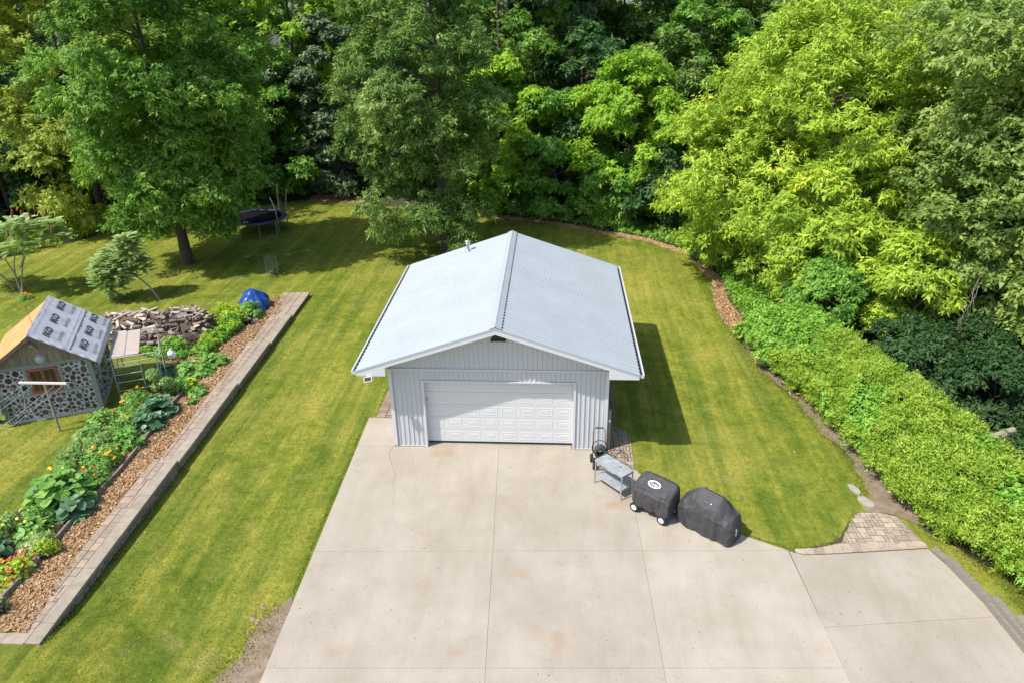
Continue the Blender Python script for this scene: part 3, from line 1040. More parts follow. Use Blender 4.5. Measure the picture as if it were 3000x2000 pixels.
# ------------------------------------------------------------------ mulch bed
BEDL = [(-10.4, -8.82), (-10.6, -6.5), (-10.65, -4), (-10.7, -1.9), (-10.8, .5), (-10.9, 3.3), (-11.0, 5.5), (-11.1, 7.2), (-11.25, 10.2), (-11.5, 12.6), (-12.35, 12.7), (-12.6, 11.9), (-12.4, 10.2), (-12.35, 8.6), (-12.6, 7.2), (-12.9, 6.0), (-14.2, 5.4), (-14.4, 4.6), (-13.0, 3.4), (-12.2, 2.9), (-13.0, 2.4), (-13.6, 1.0), (-13.6, -2), (-13.4, -5), (-13.3, -8.82)]
sheet('mulch_bed', 'mulch', BEDL, .035, jitter=.07, step=.3, seed=12)
def in_poly(x, y, Q):
    r_ = np.zeros(len(x), bool)
    n = len(Q)
    for i in range(n):
        (ax, ay), (cx, cy) = Q[i], Q[(i+1) % n]
        m = ((ay > y) != (cy > y)) & (x < (cx-ax)*(y-ay)/(cy-ay+1e-12)+ax)
        r_ ^= m
    return r_
rg = np.random.default_rng(3)
xs = rg.uniform(-14.4, -10.3, 90000); yss = rg.uniform(-8.9, 12.7, 90000)
k = in_poly(xs, yss, BEDL)
xs, yss = xs[k], yss[k]
P = np.stack([xs, yss, height(xs, yss)+.042+rg.uniform(0, .03, len(xs))], 1)
Nn = rg.normal(size=P.shape)*.5 + np.array([0, 0, 1])
V = leaf_tris(P, Nn, .075, .045, rg, 0)
o = link('wood_chips', tri_mesh('wood_chips', V, 'chips', rg.beta(2, 2, len(P))))
tag(o, kind='stuff')
for poly, nn in (([(9.7, 13.5), (9.55, 11.2), (9.75, 9.4), (10.6, 9.1), (10.5, 11), (10.3, 13.2), (10.6, 16), (10.1, 18.4), (9.6, 18.2), (10.1, 16)], 9000), ([(-16.6, 31.6), (-14, 31.2), (-12.4, 31.0), (-12.6, 34), (-16.4, 34.6)], 2500), ([(-4.5, 28.0), (-1.5, 27.1), (2, 25.6), (4.8, 24.1), (7.4, 22.3), (9.3, 20.0), (9.8, 20.3), (7.7, 23), (5.0, 24.9), (2.1, 26.4), (-1.4, 28.1), (-4.4, 29)], 9000)):
    xs = rg.uniform(min(p[0] for p in poly), max(p[0] for p in poly), nn*2); yss = rg.uniform(min(p[1] for p in poly), max(p[1] for p in poly), nn*2)
    k = in_poly(xs, yss, poly)
    xs, yss = xs[k], yss[k]
    P = np.stack([xs, yss, height(xs, yss)+.03+rg.uniform(0, .03, len(xs))], 1)
    o = link('wood_chips', tri_mesh('wood_chips', leaf_tris(P, rg.normal(size=P.shape)*.5+np.array([0, 0, 1]), .09, .05, rg, 0), 'chips', rg.beta(2, 2, len(P))))
    tag(o, kind='stuff')

def plank(b, p0, p1, w, h):
    """board on edge from p0 to p1 (bottom middle points)"""
    p0, p1 = Vector(p0), Vector(p1)
    d = (p1-p0); L = d.length; d.normalize()
    s_ = Vector((-d.y, d.x, 0)).normalized()*w/2
    u = Vector((0, 0, h))
    vs = [p0-s_, p1-s_, p1+s_, p0+s_, p0-s_+u, p1-s_+u, p1+s_+u, p0+s_+u]
    return b.add(vs, [(0, 3, 2, 1), (4, 5, 6, 7), (0, 1, 5, 4), (1, 2, 6, 5), (2, 3, 7, 6), (3, 0, 4, 7)])

edge = thing('bed_edging', 'weathered board edging along the front of the planted vegetable bed', 'edging')
EDP = [(-11.62, -8.05), (-11.60, -6.6), (-11.70, -5.15), (-11.72, -3.9), (-11.70, -2.5), (-11.82, -1.1), (-11.95, .2), (-12.10, 1.7), (-12.12, 2.75)]
for a, c_ in zip(EDP, EDP[1:]):
    b = MB(); plank(b, (a[0], a[1]+.01, hz(*a)), (c_[0], c_[1]-.01, hz(*c_)), .06, .19)
    b.build('board', 'edging_board', edge)
b = MB(); plank(b, (-13.25, -8.06, hz(-13, -8)), (-11.68, -8.06, hz(-11.7, -8)), .06, .19); b.build('board', 'edging_board', edge)

# ------------------------------------------------------------------ stacked timber edging beside the hedge
te = thing('timber_edging', 'grey stacked landscape timbers stepping up along the right edge of the concrete', 'edging')
TM = [((12.13, -4.50), (12.36, -5.05), .0, .10), ((12.29, -4.98), (12.60, -6.50), .0, .20), ((12.58, -6.44), (12.82, -9.2), .0, .18), ((12.66, -6.46), (12.90, -9.2), .18, .32), ((12.80, -7.15), (13.0, -9.4), .32, .44), ((12.84, -9.22), (13.1, -12), .0, .32)]
for a, c_, z0, z1 in TM:
    b = MB(); plank(b, (*a, z0), (*c_, z0), .17, z1-z0-.006)
    b.build('timber', 'timber', te)
for (x, y, r1, r2, a, lab) in ((10.99, -1.85, .13, .18, .25, 'pale flat stepping stone at the lawn edge, farther one of the pair'), (11.12, -2.48, .19, .19, .5, 'pale flat stepping stone at the lawn edge, the one touching the paved landing')):
    pts = [(r1*math.cos(q)*rnd.uniform(.85, 1.1), r2*1.6*math.sin(q)*rnd.uniform(.85, 1.1)) for q in np.linspace(0, 2*math.pi, 9)[:-1]]
    b = MB().prism([(px*math.cos(a)-py*math.sin(a), px*math.sin(a)+py*math.cos(a)) for px, py in pts], -.06, .02)
    o = b.build('stepping_stone', 'pale_stone', None, (x, y, .0))
    tag(o, lab, 'stone', 'stepping stones')

# ------------------------------------------------------------------ cordwood shed
SW, SD, SH_E, SH_R = 3.07, 3.14, 2.007, 3.252
shed = thing('garden_shed', 'small cordwood shed with log-end walls and a roof half bare board, half grey underlay', 'shed', (-14.469, 1.437, .42), .402)
def sbuild(b, n, m, par=None):
    return b.build(n, m, par or shed)
SX0 = -SW
b = MB()
b.box((-SW/2, .09, .98), (SW-.26, .14, 1.96)); b.box((-SW/2, SD-.09, .95), (SW-.26, .14, 2.0))
b.box((-.09, SD/2, .95), (.12, SD-.26, 1.98)); b.box((SX0+.09, SD/2, .95), (.12, SD-.26, 1.98))
b.build('wall', 'mortar', shed)
b = MB().box((-SW/2, SD/2, -.14), (SW-.04, SD-.04, .3)); b.build('plinth', 'mortar', shed)
for x, y in ((-.075, .075), (SX0+.075, .075), (-.075, SD-.075), (SX0+.075, SD-.075)):
    MB().box((x, y, .98), (.15, .15, 2.0)).build('corner_post', 'shed_post', shed)
MB().box((-SW/2, .045, .935), (SW-.31, .09, .085)).build('rail', 'shed_post', shed)
MB().box((-SW/2, .055, 2.03), (SW-.0, .13, .09)).build('beam', 'shed_post', shed)
MB().box((-.05, SD/2, 2.03), (.12, SD-.2, .09)).build('beam', 'shed_post', shed)
for x in (-2.06, -1.02):
    MB().box((x, .04, 1.48), (.09, .09, 1.0)).build('window_post', 'shed_post', shed)
b = MB(); plank(b, (0, 0, 0), (1.6, 0, 0), .05, .09)
br = b.build('wall_brace', 'shed_post', shed, (-.015, 1.6, .85)); br.rotation_euler = (0, R(-52), R(90))
# window
win = MB()
WX0, WX1, WZ0, WZ1 = -2.0, -1.08, .985, 1.925
for c0, sz in (((-1.54, .015, WZ0+.04), (.92, .07, .08)), ((-1.54, .015, WZ1-.035), (.92, .07, .07)), ((WX0+.04, .015, 1.455), (.08, .068, .80)), ((WX1-.04, .015, 1.455), (.08, .068, .80)), ((-1.54, .012, 1.455), (.05, .06, .80))):
    win.box(c0, sz)
window = win.build('window', 'red_paint', shed)
for s_ in (0, 1):
    xa = WX0+.08 + s_*.41
    for i in range(2):
        for j in range(2):
            MB().box((xa+.085+i*.17+.0, .02, WZ0+.08+.19+j*.39), (.155, .01, .36)).build('pane', 'glass_dark', window)
    b = MB(); b.box((xa+.17, .012, 1.455), (.022, .03, .80)); b.box((xa+.17, .010, 1.455), (.35, .03, .022))
    b.build('glazing_bar', 'red_paint', window)
# log ends set in the mortar
def log_ends(panels, axis, n, rg_):
    pts = []
    tries = 0
    while len(pts) < n and tries < 40000:
        tries += 1
        frac = len(pts)/n
        r = rg_.uniform(.085, .125) if frac < .12 else rg_.uniform(.055, .09) if frac < .55 else rg_.uniform(.025, .05)
        a0, a1, z0, z1 = rg_.choice(panels)
        if a1-a0 < 2.2*r:
            continue
        a = rg_.uniform(a0+r, a1-r); z = rg_.uniform(z0+r, z1-r)
        if all((a-q[0])**2+(z-q[1])**2 > (r+q[2]+.016)**2 for q in pts):
            pts.append((a, z, r))
    for a, z, r in pts:
        k = 9
        ph = rg_.uniform(0, 6)
        e = rg_.uniform(.85, 1.12)
        ring = [(r*math.cos(2*math.pi*q/k+ph)*rg_.uniform(.9, 1.06)*e, r*math.sin(2*math.pi*q/k+ph)*rg_.uniform(.9, 1.06)/e) for q in range(k)]
        pr_ = rg_.uniform(.004, .018)
        b = MB()
        if axis == 'x':
            b.prism_y(ring, -pr_, .03)
            b.build('log_end', 'log_end', shed, (a, .02, z))
        else:
            b.add([(-.03, p[0], p[1]) for p in ring]+[(pr_, p[0], p[1]) for p in ring], [tuple(range(k-1, -1, -1)), tuple(range(k, 2*k))]+[(i, (i+1) % k, k+(i+1) % k, k+i) for i in range(k)])
            b.build('log_end', 'log_end', shed, (-.03, a, z))
r2 = random.Random(5)
log_ends([(SX0+.15, -.15, .03, .89), (SX0+.15, -.15, .03, .89), (SX0+.15, -2.11, .985, 1.98), (-.97, -.15, .985, 1.98)], 'x', 175, r2)
log_ends([(.16, SD-.16, .05, 1.97)], 'y', 120, r2)
# gable boards
nb = 15
for i in range(nb):
    xa = SX0+.03+(SW-.06)*i/nb; xb = SX0+.03+(SW-.06)*(i+1)/nb - .006
    zt = lambda x: SH_R-.10 - abs(x+SW/2)*(SH_R-SH_E)/(SW/2+.239)
    if max(zt(xa), zt(xb)) < 2.09:
        continue
    pk = [(xa, 2.078), (xb, 2.078), (xb, max(2.08, zt(xb))), (xa, max(2.08, zt(xa)))]
    if xa < -SW/2 < xb:
        pk = [(xa, 2.078), (xb, 2.078), (xb, zt(xb)), (-SW/2, zt(-SW/2)), (xa, zt(xa))]
    MB().prism_y(pk, .0+rnd.uniform(-.006, .006), .03).build('gable_board', 'gable_board', shed)
MB().prism_y([(SX0+.05, 2.08), (-.05, 2.08), (-SW/2, SH_R-.12)], SD-.06, SD-.03).build('rear_gable', 'gable_board', shed)
# half-round wall lamp and a carved knot under the peak
M = Matrix.Translation((-1.47, -.01, 2.25)) @ Matrix.Rotation(R(90), 4, 'X')
wl = MB().lathe([(.17, -.01), (.172, .02)], 20, M).build('wall_lamp', 'galv', shed)
MB().lathe([(.155, .02), (.15, .05), (.125, .085), (.08, .11), (.03, .12)], 20, M).build('lamp_globe', 'clear_dome', wl)
M = Matrix.Translation((-1.60, -.05, 2.80)) @ Matrix.Rotation(R(90), 4, 'X')
b = MB(); b.lathe([(.06, -.04), (.085, .0), (.07, .05), (.035, .07)], 12, M); b.tube([(-1.60, -.06, 2.80), (-1.52, -.06, 2.70), (-1.47, -.03, 2.62)], [.05, .04, .02])
b.build('carved_knot', 'old_wood', shed)
# roof: both halves are decks; ex points to the right eave
rx0 = -SW/2
def roofp(y, d, side=1, lift=0):
    """point on a roof half: y along the ridge, d down the slope"""
    t = Vector((side*(SW/2+.239), 0, SH_E-SH_R)).normalized()
    n = Vector((-t.z*side, 0, t.x*side))
    return Vector((rx0, y, SH_R)) + t*d + n*lift
SL = 2.166
for side, nm, mt in ((-1, 'roof_board', 'strand_board'), (1, 'roof_deck', 'strand_board')):
    sheets = ((-.25, 1.55), (1.56, 3.38)) if side < 0 else ((-.25, 3.38),)
    for ya, yb in sheets:
        for d0, d1 in (((0.0, 1.20), (1.206, SL)) if side < 0 else ((0, SL),)):
            b = MB()
            vs = [roofp(ya, d0, side), roofp(yb, d0, side), roofp(yb, d1, side), roofp(ya, d1, side)]
            vs2 = [roofp(ya, d0, side, -.02), roofp(yb, d0, side, -.02), roofp(yb, d1, side, -.02), roofp(ya, d1, side, -.02)]
            b.add(vs+vs2, [(0, 1, 2, 3)[::-side], (4, 5, 6, 7)[::side], (0, 4, 5, 1), (1, 5, 6, 2), (2, 6, 7, 3), (3, 7, 4, 0)])
            b.build(nm, mt, shed)
for side in (-1, 1):
    for ya in (-.245, 3.33):
        b = MB()
        vs = [roofp(ya, 0, side, -.022), roofp(ya+.045, 0, side, -.022), roofp(ya+.045, SL, side, -.022), roofp(ya, SL, side, -.022)]
        vs += [p-Vector((0, 0, .12)) for p in vs]
        b.add(vs, [(0, 1, 2, 3)[::-side], (4, 5, 6, 7)[::side], (0, 4, 5, 1), (1, 5, 6, 2), (2, 6, 7, 3), (3, 7, 4, 0)])
        b.build('rake_board', 'shed_fascia', shed)
    for y in np.linspace(.1, 3.1, 6):
        b = MB()
        vs = [roofp(y, .02, side, -.022), roofp(y+.04, .02, side, -.022), roofp(y+.04, SL-.02, side, -.022), roofp(y, SL-.02, side, -.022)]
        vs += [p-Vector((0, 0, .09)) for p in vs]
        b.add(vs, [(0, 1, 2, 3)[::-side], (4, 5, 6, 7)[::side], (0, 4, 5, 1), (1, 5, 6, 2), (2, 6, 7, 3), (3, 7, 4, 0)])
        b.build('rafter', 'shed_fascia', shed)
# underlay: two lapped courses with creases, turned down over rake and eave
def under(y0, y1, d0, d1, lift, name, seed):
    ny, nd = 56, 30
    rows = []
    for i in range(ny+1):
        row = []
        for j in range(nd+1):
            y = y0+(y1-y0)*i/ny; d = d0+(d1-d0)*j/nd
            w = noise.fractal(Vector((y*1.6+seed, d*1.2, seed)), .8, 2, 4)*.010 + abs(noise.noise(Vector((y*2.2+d*3.5+seed, d*1.3-y*.5, 3.1))))*.012
            if d > d1-.3:
                w += .018*abs(math.sin(y*9+3*d+noise.noise(Vector((y, d, 0)))*4))*(d-d1+.3)/.3
            p = roofp(y, min(d, SL+.01), 1, lift+max(0, w))
            if d > SL+.01:
                p = p + Vector((.02, 0, -(d-SL-.01))) + Vector((.012*math.sin(y*14), 0, 0))
            if y < -.27:
                p = roofp(-.27, min(d, SL+.01), 1, lift) + Vector((0, (.012*math.sin(d*17)), 0)) + Vector((0, -.005, (y+.27)*1.0))
                if d > SL:
                    p = p + Vector((.02, 0, -(d-SL)))
            row.append(p)
        rows.append(row)
    b = MB()
    b.grid(rows)
    return b.build(name, 'underlay', shed)
ua = under(-.34, 3.42, 1.14, SL+.26, .006, 'roof_underlay', 4.0)
ub = under(-.34, 3.42, -.06, 1.28, .022, 'roof_underlay', 9.0)
b = MB()
for i in range(24):
    d0 = -.02-.10*(0); 
    y0_, y1_ = -.30+i*.155, -.30+(i+1)*.155
    b.add([roofp(y0_, -.01, 1, .03), roofp(y1_, -.01, 1, .03), roofp(y1_, .12, -1, .012), roofp(y0_, .12, -1, .012)], [(0, 1, 2, 3)], smooth=True)
b.build('ridge_lap', 'underlay', shed)
# printed lettering on the underlay
def text_mesh(body, size, shear=0, offset=0, extr=.0):
    cu = bpy.data.curves.new('lettering', 'FONT')
    cu.body = body
    cu.size = size
    cu.shear = shear
    cu.offset = offset
    cu.extrude = extr
    cu.resolution_u = 3
    ob = bpy.data.objects.new('lettering', cu)
    COL.objects.link(ob)
    bpy.context.view_layer.update()
    me = bpy.data.meshes.new_from_object(ob.evaluated_get(bpy.context.evaluated_depsgraph_get()))
    bpy.data.objects.remove(ob, do_unlink=True)
    return me
def print_text(body, y0, y1, dtop, dbase, m, par, lift, shear=.25, offset=0):
    me = text_mesh(body, 1, shear, offset)
    co = np.array([v.co[:] for v in me.vertices])
    mn, mx_ = co.min(0), co.max(0)
    for v in me.vertices:
        a = (v.co.x-mn[0])/(mx_[0]-mn[0]); h = (v.co.y-mn[1])/(mx_[1]-mn[1])
        v.co = roofp(y0+a*(y1-y0), dbase+(dtop-dbase)*h, 1, lift)
    me.materials.clear()
    me.materials.append(MATS[m])
    me.name = 'lettering'
    return link('lettering', me, par)
for k in range(3):
    y0 = .02+1.24*k
    print_text('IKO', y0, y0+.80, .345, .585, 'print_dark', ub, .046, .22, .045)
    print_text('Stormtite', y0+.02, y0+.82, .785, .925, 'print_grey', ub, .046, .25, .004)
    y0 = .12+1.22*k
    print_text('IKO', y0, y0+.80, 1.50, 1.745, 'print_dark', ua, .032, .22, .045)
    print_text('Stormtite', y0+.0, y0+.84, 1.93, 2.05, 'print_grey', ua, .030, .25, .004)
b = MB()
for k in range(3):
    for y0, d0, li in ((.02+1.24*k, .70, .046), (.12+1.22*k, 1.845, .031)):
        b.add([roofp(y0+.02, d0, 1, li), roofp(y0+.70, d0, 1, li), roofp(y0+.70, d0+.008, 1, li), roofp(y0+.02, d0+.008, 1, li)], [(3, 2, 1, 0)])
for d0, li in ((.10, .046), (1.15, .046)):
    b.add([roofp(-.25, d0, 1, li), roofp(3.4, d0, 1, li), roofp(3.4, d0+.010, 1, li), roofp(-.25, d0+.010, 1, li)], [(3, 2, 1, 0)])
b.build('printed_line', 'print_grey', ub)
# thin finial with curled ornaments on the ridge
b = MB()
b.tube([(rx0, .55, SH_R), (rx0-.05, .55, SH_R+.75)], .008, 6)
for s in (-1, 1):
    b.tube([(rx0-.05+s*.0, .55, SH_R+.70), (rx0-.05+s*.12, .56, SH_R+.74), (rx0-.05+s*.22, .58, SH_R+.68)], .006, 5)
    b.tube([(rx0-.05+s*.22+.04*math.cos(q), .58, SH_R+.68+.04*math.sin(q)) for q in np.linspace(0, 6.2, 9)], .006, 5)
b.build('finial', 'rust_pipe', shed)
# hose hanger at the left corner of the front
hh = MB()
M = Matrix.Translation((-3.10, -.14, .62)) @ Matrix.Rotation(R(90), 4, 'X')
for k in range(6):
    rr = .30+.012*k
    hh.tube([(-3.10+rr*.55*math.cos(q), -.12-.02*k, .55+rr*1.15*math.sin(q)) for q in np.linspace(0, 2*math.pi, 25)[:-1]], .016, 6, closed=True)
hose_h = tag(thing('garden_hose', 'coiled dark green hose hanging at the corner of the shed wall', 'hose', (-14.469, 1.437, .42), .402), None)
hh.build('coil', 'hose_green', hose_h)
b = MB(); b.box((-3.14, -.10, .98), (.30, .10, .30)); b.box((-3.16, -.12, .60), (.26, .16, .3))
b.build('hanger', 'galv', hose_h)

# ------------------------------------------------------------------ clothes-line post
cl = thing('clothes_post', 'wooden T-shaped clothes-line post with white crossbar on the garden lawn', 'clothes post', (-15.2, -.07, hz(-15.2, -.07)))
MB().tube([(0, 0, -.1), (0, .0, 1.86)], .035, 8).build('post', 'old_wood', cl)
b = MB(); b.box((-.05, -.0, 1.89), (1.66, .07, .06)); b.build('crossbar', 'silver_bar', cl)
for x in (-.78, -.42, .33, .62):
    b = MB(); b.tube([(x, -.03, 1.86), (x, -.06, 1.80), (x, -.04, 1.77)], .009, 5); b.build('hook', 'galv', cl)
    b = MB(); b.tube([(x-.11*t*9, -.05-9*t, 1.80-.25*math.sin(math.pi*t)) for t in np.linspace(0, 1, 13)], .0045, 4)
    b.build('line', 'wire', cl)
b = MB(); b.tube([(-.80, -.03, 1.80), (-.83, -.06, 1.3), (-.88, -.1, .98)], .013, 5); b.build('hanging_rod', 'galv', cl)

# ------------------------------------------------------------------ scaffold with a plywood platform
sc = thing('scaffold', 'grey tube scaffold with ladder frame and plywood platform beside the shed', 'scaffold', (0, 0, 0))
A0, B0, C0, D0, I0 = (-14.29, 2.2), (-12.93, 2.80), (-15.32, 4.35), (-13.98, 4.98), (-13.27, 2.66)
zg = .36
def tubep(name, pts, r=.021, m='galv'):
    MB().tube(pts, r, 7).build(name, m, sc)
tubep('post', [(*A0, zg), (*A0, 2.02)]); tubep('post', [(*B0, zg), (*B0, 2.12)])
tubep('post', [(*C0, .33), (*C0, 2.10)]); tubep('post', [(*D0, .33), (*D0, 2.15)])
i1 = (A0[0]+.62*(B0[0]-A0[0]), A0[1]+.62*(B0[1]-A0[1]))
tubep('rail', [(A0[0]-.1, A0[1]-.04, 2.0), (B0[0], B0[1], 2.0)]); tubep('rail', [(*A0, 1.78), (*B0, 1.78)], .017)
tubep('rail', [(*C0, 2.0), (*D0, 2.0)]); tubep('rail', [(*C0, 1.78), (*D0, 1.78)], .017)
tubep('ladder_post', [(*i1, .62), (*i1, 1.78)], .017)
for z in (.66, 1.0, 1.32, 1.62):
    e = B0 if z < .7 else i1
    tubep('rung', [(*A0, z), (*e, z)], .017)
tubep('brace', [(*A0, .6), (*C0, 1.7)], .013); tubep('brace', [(*B0, .7), (*D0, 1.75)], .013)
b = MB(); b.box((0, 0, 0), (.16, .16, .015), Matrix.Translation((*A0, zg))); b.build('foot_plate', 'galv', sc)
p0, p1 = Vector((*A0, 2.03)), Vector((-13.43, 2.62, 2.03))
q0, q1 = Vector((-15.30, 4.28, 2.03)), Vector((-14.45, 4.68, 2.03))
for f0, f1 in ((0.0, .49), (.505, 1.0)):
    a, c_, d, e = p0.lerp(p1, f0), p0.lerp(p1, f1), q0.lerp(q1, f1), q0.lerp(q1, f0)
    b = MB().prism([(k.x, k.y) for k in (a, c_, d, e)], 2.022, 2.045)
    b.build('plank', 'ply_deck', sc)
    b = MB()
    for u, v in ((a, e), (c_, d)):
        b.tube([(u.x, u.y, 2.04), (v.x, v.y, 2.04)], .018, 6)
    b.build('plank_frame', 'galv', sc)
# leaning pole and hanging jug
b = MB(); b.tube([(-12.86, 3.05, .38), (-13.35, 3.95, 2.32)], .02, 7)
tag(b.build('leaning_pole', 'paver_tan'), 'tan pole leaning against the scaffold post', 'pole')
b = MB(); b.tube([(-12.62, 3.45, .35), (-12.86, 3.75, 1.52)], .013, 7)
tag(b.build('garden_stake', 'twigs'), 'thin dark stake carrying a plastic jug in the vegetable patch', 'stake')
jg = thing('plastic_jug', 'white plastic jug upside down on a stake near the scaffold', 'jug', (-12.90, 3.78, 1.28))
M = Matrix.Scale(.8, 4, (0, 1, 0))
jb = MB().lathe([(.02, -.03), (.10, -.0), (.135, .04), (.14, .20), (.12, .25), (.06, .30), (.03, .33), (.03, .37)], 12, M).build('bottle', 'jug', jg)
b = MB(); b.tube([(.10, 0, .2), (.19, 0, .2), (.18, 0, .06), (.12, 0, .05)], .018, 6); b.build('jug_handle', 'jug', jg)
MB().box((0, -.108, .12), (.12, .006, .05)).build('jug_label', 'print_grey', jg)

# ------------------------------------------------------------------ firewood heap: every log its own thing
def make_log_mesh(kind, L, r, seed):
    q = random.Random(seed)
    b = MB()
    if kind == 'split':
        ring = [(r*q.uniform(.9, 1.2), -r*.6), (r*.2, r*q.uniform(.7, 1.1)), (-r*q.uniform(.9, 1.2), -r*.5*q.uniform(.6, 1.2))]
    else:
        ring = [(r*math.cos(a)*q.uniform(.9, 1.08), r*math.sin(a)*q.uniform(.9, 1.08)) for a in np.linspace(0, 2*math.pi, 8)[:-1]]
    k = len(ring)
    vs = [(-L/2, y, z) for y, z in ring]+[(L/2, y*q.uniform(.85, 1.05), z*q.uniform(.85, 1.05)) for y, z in ring]
    fs = [tuple(range(k-1, -1, -1)), tuple(range(k, 2*k))]+[(i, (i+1) % k, k+(i+1) % k, k+i) for i in range(k)]
    b.add(vs, fs)
    return b.mesh('firewood_log')
LOGM = []
for i in range(12):
    for mname in ('firewood', 'firewood_pale'):
        me = make_log_mesh('split' if i < 8 else 'round', rnd.uniform(.34, .46), rnd.uniform(.055, .085), i)
        me.materials.append(MATS[mname])
        LOGM.append((me, mname))
def heap_h(x, y):
    """height of the log heap above ground"""
    a = Vector((-17.6, 8.0)); c_ = Vector((-14.3, 8.55))
    t = max(0, min(1, (Vector((x, y))-a).dot(c_-a)/(c_-a).length_squared))
    d = (Vector((x, y))-a.lerp(c_, t)).length
    h1 = 1.0*max(0, 1-(d/1.1)**2)
    d2 = math.hypot((x+14.75), (y-9.1))
    d3 = math.hypot((x+15.6)/1.2, (y-7.2))
    return max(h1, .85*max(0, 1-(d2/.9)**2), .60*max(0, 1-(d3/1.1)**2))
# loose bark and splinters under the logs
rows_ = []
for x in np.linspace(-19, -13.4, 40):
    rows_.append([(x, y, hz(x, y)+max(-.03, heap_h(x, y)*.80-.03+.05*noise.noise(Vector((x*4, y*4, 0))))) for y in np.linspace(6.0, 10.4, 34)])
tag(MB().grid(rows_).build('bark_debris', 'bark_bits'), kind='stuff')
nlog = 0
q = random.Random(4)
cand = []
for layer in range(8):
    z = layer*.135
    yy = 6.2
    while yy < 10.2:
        xx = -18.8
        while xx < -13.6:
            x, y = xx+q.uniform(-.08, .08), yy+q.uniform(-.06, .06)
            hh_ = heap_h(x, y)
            if z < hh_ and z > hh_-.27:
                cand.append((x, y, z))
            xx += .30
        yy += .22
q.shuffle(cand)
cand.sort(key=lambda p_: heap_h(p_[0], p_[1])-p_[2]+q.uniform(0, .12))
for x, y, z in cand[:296]:
    pale = x < -16.3 and q.random() < .75 or q.random() < .3
    me = q.choice([m_ for m_, n_ in LOGM if (n_ == 'firewood_pale') == pale])
    o = link('firewood_log', me)
    o.location = (x, y, hz(x, y)+z+.07+q.uniform(-.02, .03))
    o.rotation_euler = (q.uniform(0, 6.28), q.uniform(-.35, .35), q.gauss(.25, .8))
    tag(o, ('pale weathered' if pale else 'brown') + ' split firewood log lying in the loose heap behind the shed', 'log', ('pale' if pale else 'brown') + ' firewood logs in the loose heap')
    nlog += 1
# long round poles and the brush pile in front of the heap
for i in range(14):
    L = q.uniform(.9, 1.6)
    b = MB(); b.tube([(-L/2, 0, 0), (0, q.uniform(-.05, .05), .02), (L/2, 0, 0)], [.05, .045, .03], 7)
    x, y = q.uniform(-15.6, -14.4), q.uniform(6.55, 7.4)
    o = b.build('thin_log', 'firewood', None, (x, y, hz(x, y)+.06+.07*(i % 4)), q.gauss(.15, .25))
    tag(o, 'long thin brown log lying at the front foot of the firewood heap', 'log', 'thin logs at the foot of the heap')
b = MB()
for i in range(110):
    a, e = q.uniform(0, 6.28), q.uniform(-.25, .35)
    L = q.uniform(.3, .8)
    c0 = Vector((-13.95+q.gauss(0, .28), 7.0+q.gauss(0, .25), hz(-13.9, 7)+q.uniform(.05, .38)))
    d = Vector((math.cos(a)*math.cos(e), math.sin(a)*math.cos(e), math.sin(e)))*L/2
    b.tube([c0-d, c0+Vector((0, 0, .03)), c0+d], [.016, .013, .006], 5, cap=False)
tag(b.build('brush_pile', 'twigs'), 'brown pile of cut branches and twigs beside the firewood heap', 'brush pile')

# ------------------------------------------------------------------ blue tarp heap
def lump(name, m, loc, rx, ry, h, seed, folds=.12, rz=0, parent=None, nu=48, nv=18, peak=.0):
    rows = []
    for j in range(nv+1):
        t = j/nv
        row = []
        for i in range(nu+1):
            a = 2*math.pi*(i % nu)/nu
            w = noise.noise(Vector((math.cos(a)*2.2, math.sin(a)*2.2, seed+t*1.2)))
            rr = math.sin(t*math.pi/2)**.72*(1+folds*w*1.6*t) 
            fold = 1+folds*.8*abs(math.sin(a*4.5+seed+2*w))*t
            z = h*(1-t**2.1)*(1+.25*noise.noise(Vector((math.cos(a)+seed, math.sin(a), t*2)))*min(1, t*3)) + peak*max(0, 1-t*4)
            row.append((rx*rr*fold*math.cos(a), ry*rr*fold*math.sin(a), max(z, .0)))
        rows.append(row)
    b = MB()
    b.grid(rows)
    o = b.build(name, m, parent, loc, rz)
    o.data.set_sharp_from_angle(angle=R(22))
    return o
o = lump('tarp_heap', 'tarp', (-12.72, 11.35, hz(-12.7, 11.3)-.01), .68, .74, .82, 3.0, .24, .4, peak=.20)
tag(o, 'crumpled blue tarpaulin draped over a heap at the end of the bed', 'tarp')
def pot(x, y, r, h, lab, group=None):
    p = thing('plant_pot', lab, 'pot', (x, y, hz(x, y)+.04), 0, group)
    MB().lathe([(r*.78, 0), (r*.97, h*.92), (r*1.06, h*.93), (r*1.06, h), (r*.95, h), (r*.92, h*.86), (.01, h*.86)], 16).build('tub', 'black_plastic', p)
    return p
def cinder(x, y, rz):
    c_ = MB()
    for a in ((0, -.07, .095), (0, .07, .095)):
        c_.box(a, (.38, .04, .19))
    for a in (-.17, 0, .17):
        c_.box((a, 0, .094), (.04, .10, .186))
    o = c_.build('cinder_block', 'cinder', None, (x, y, hz(x, y)+.03), rz)
    tag(o, 'pale concrete block beside a black pot on the wood chips', 'block')
cinder(-11.98, 9.35, .5)

# ------------------------------------------------------------------ plants
def leaf_part(name, m, parent, V, lv, nper=3):
    return link(name, tri_mesh(name, V, m, lv, nper), parent)

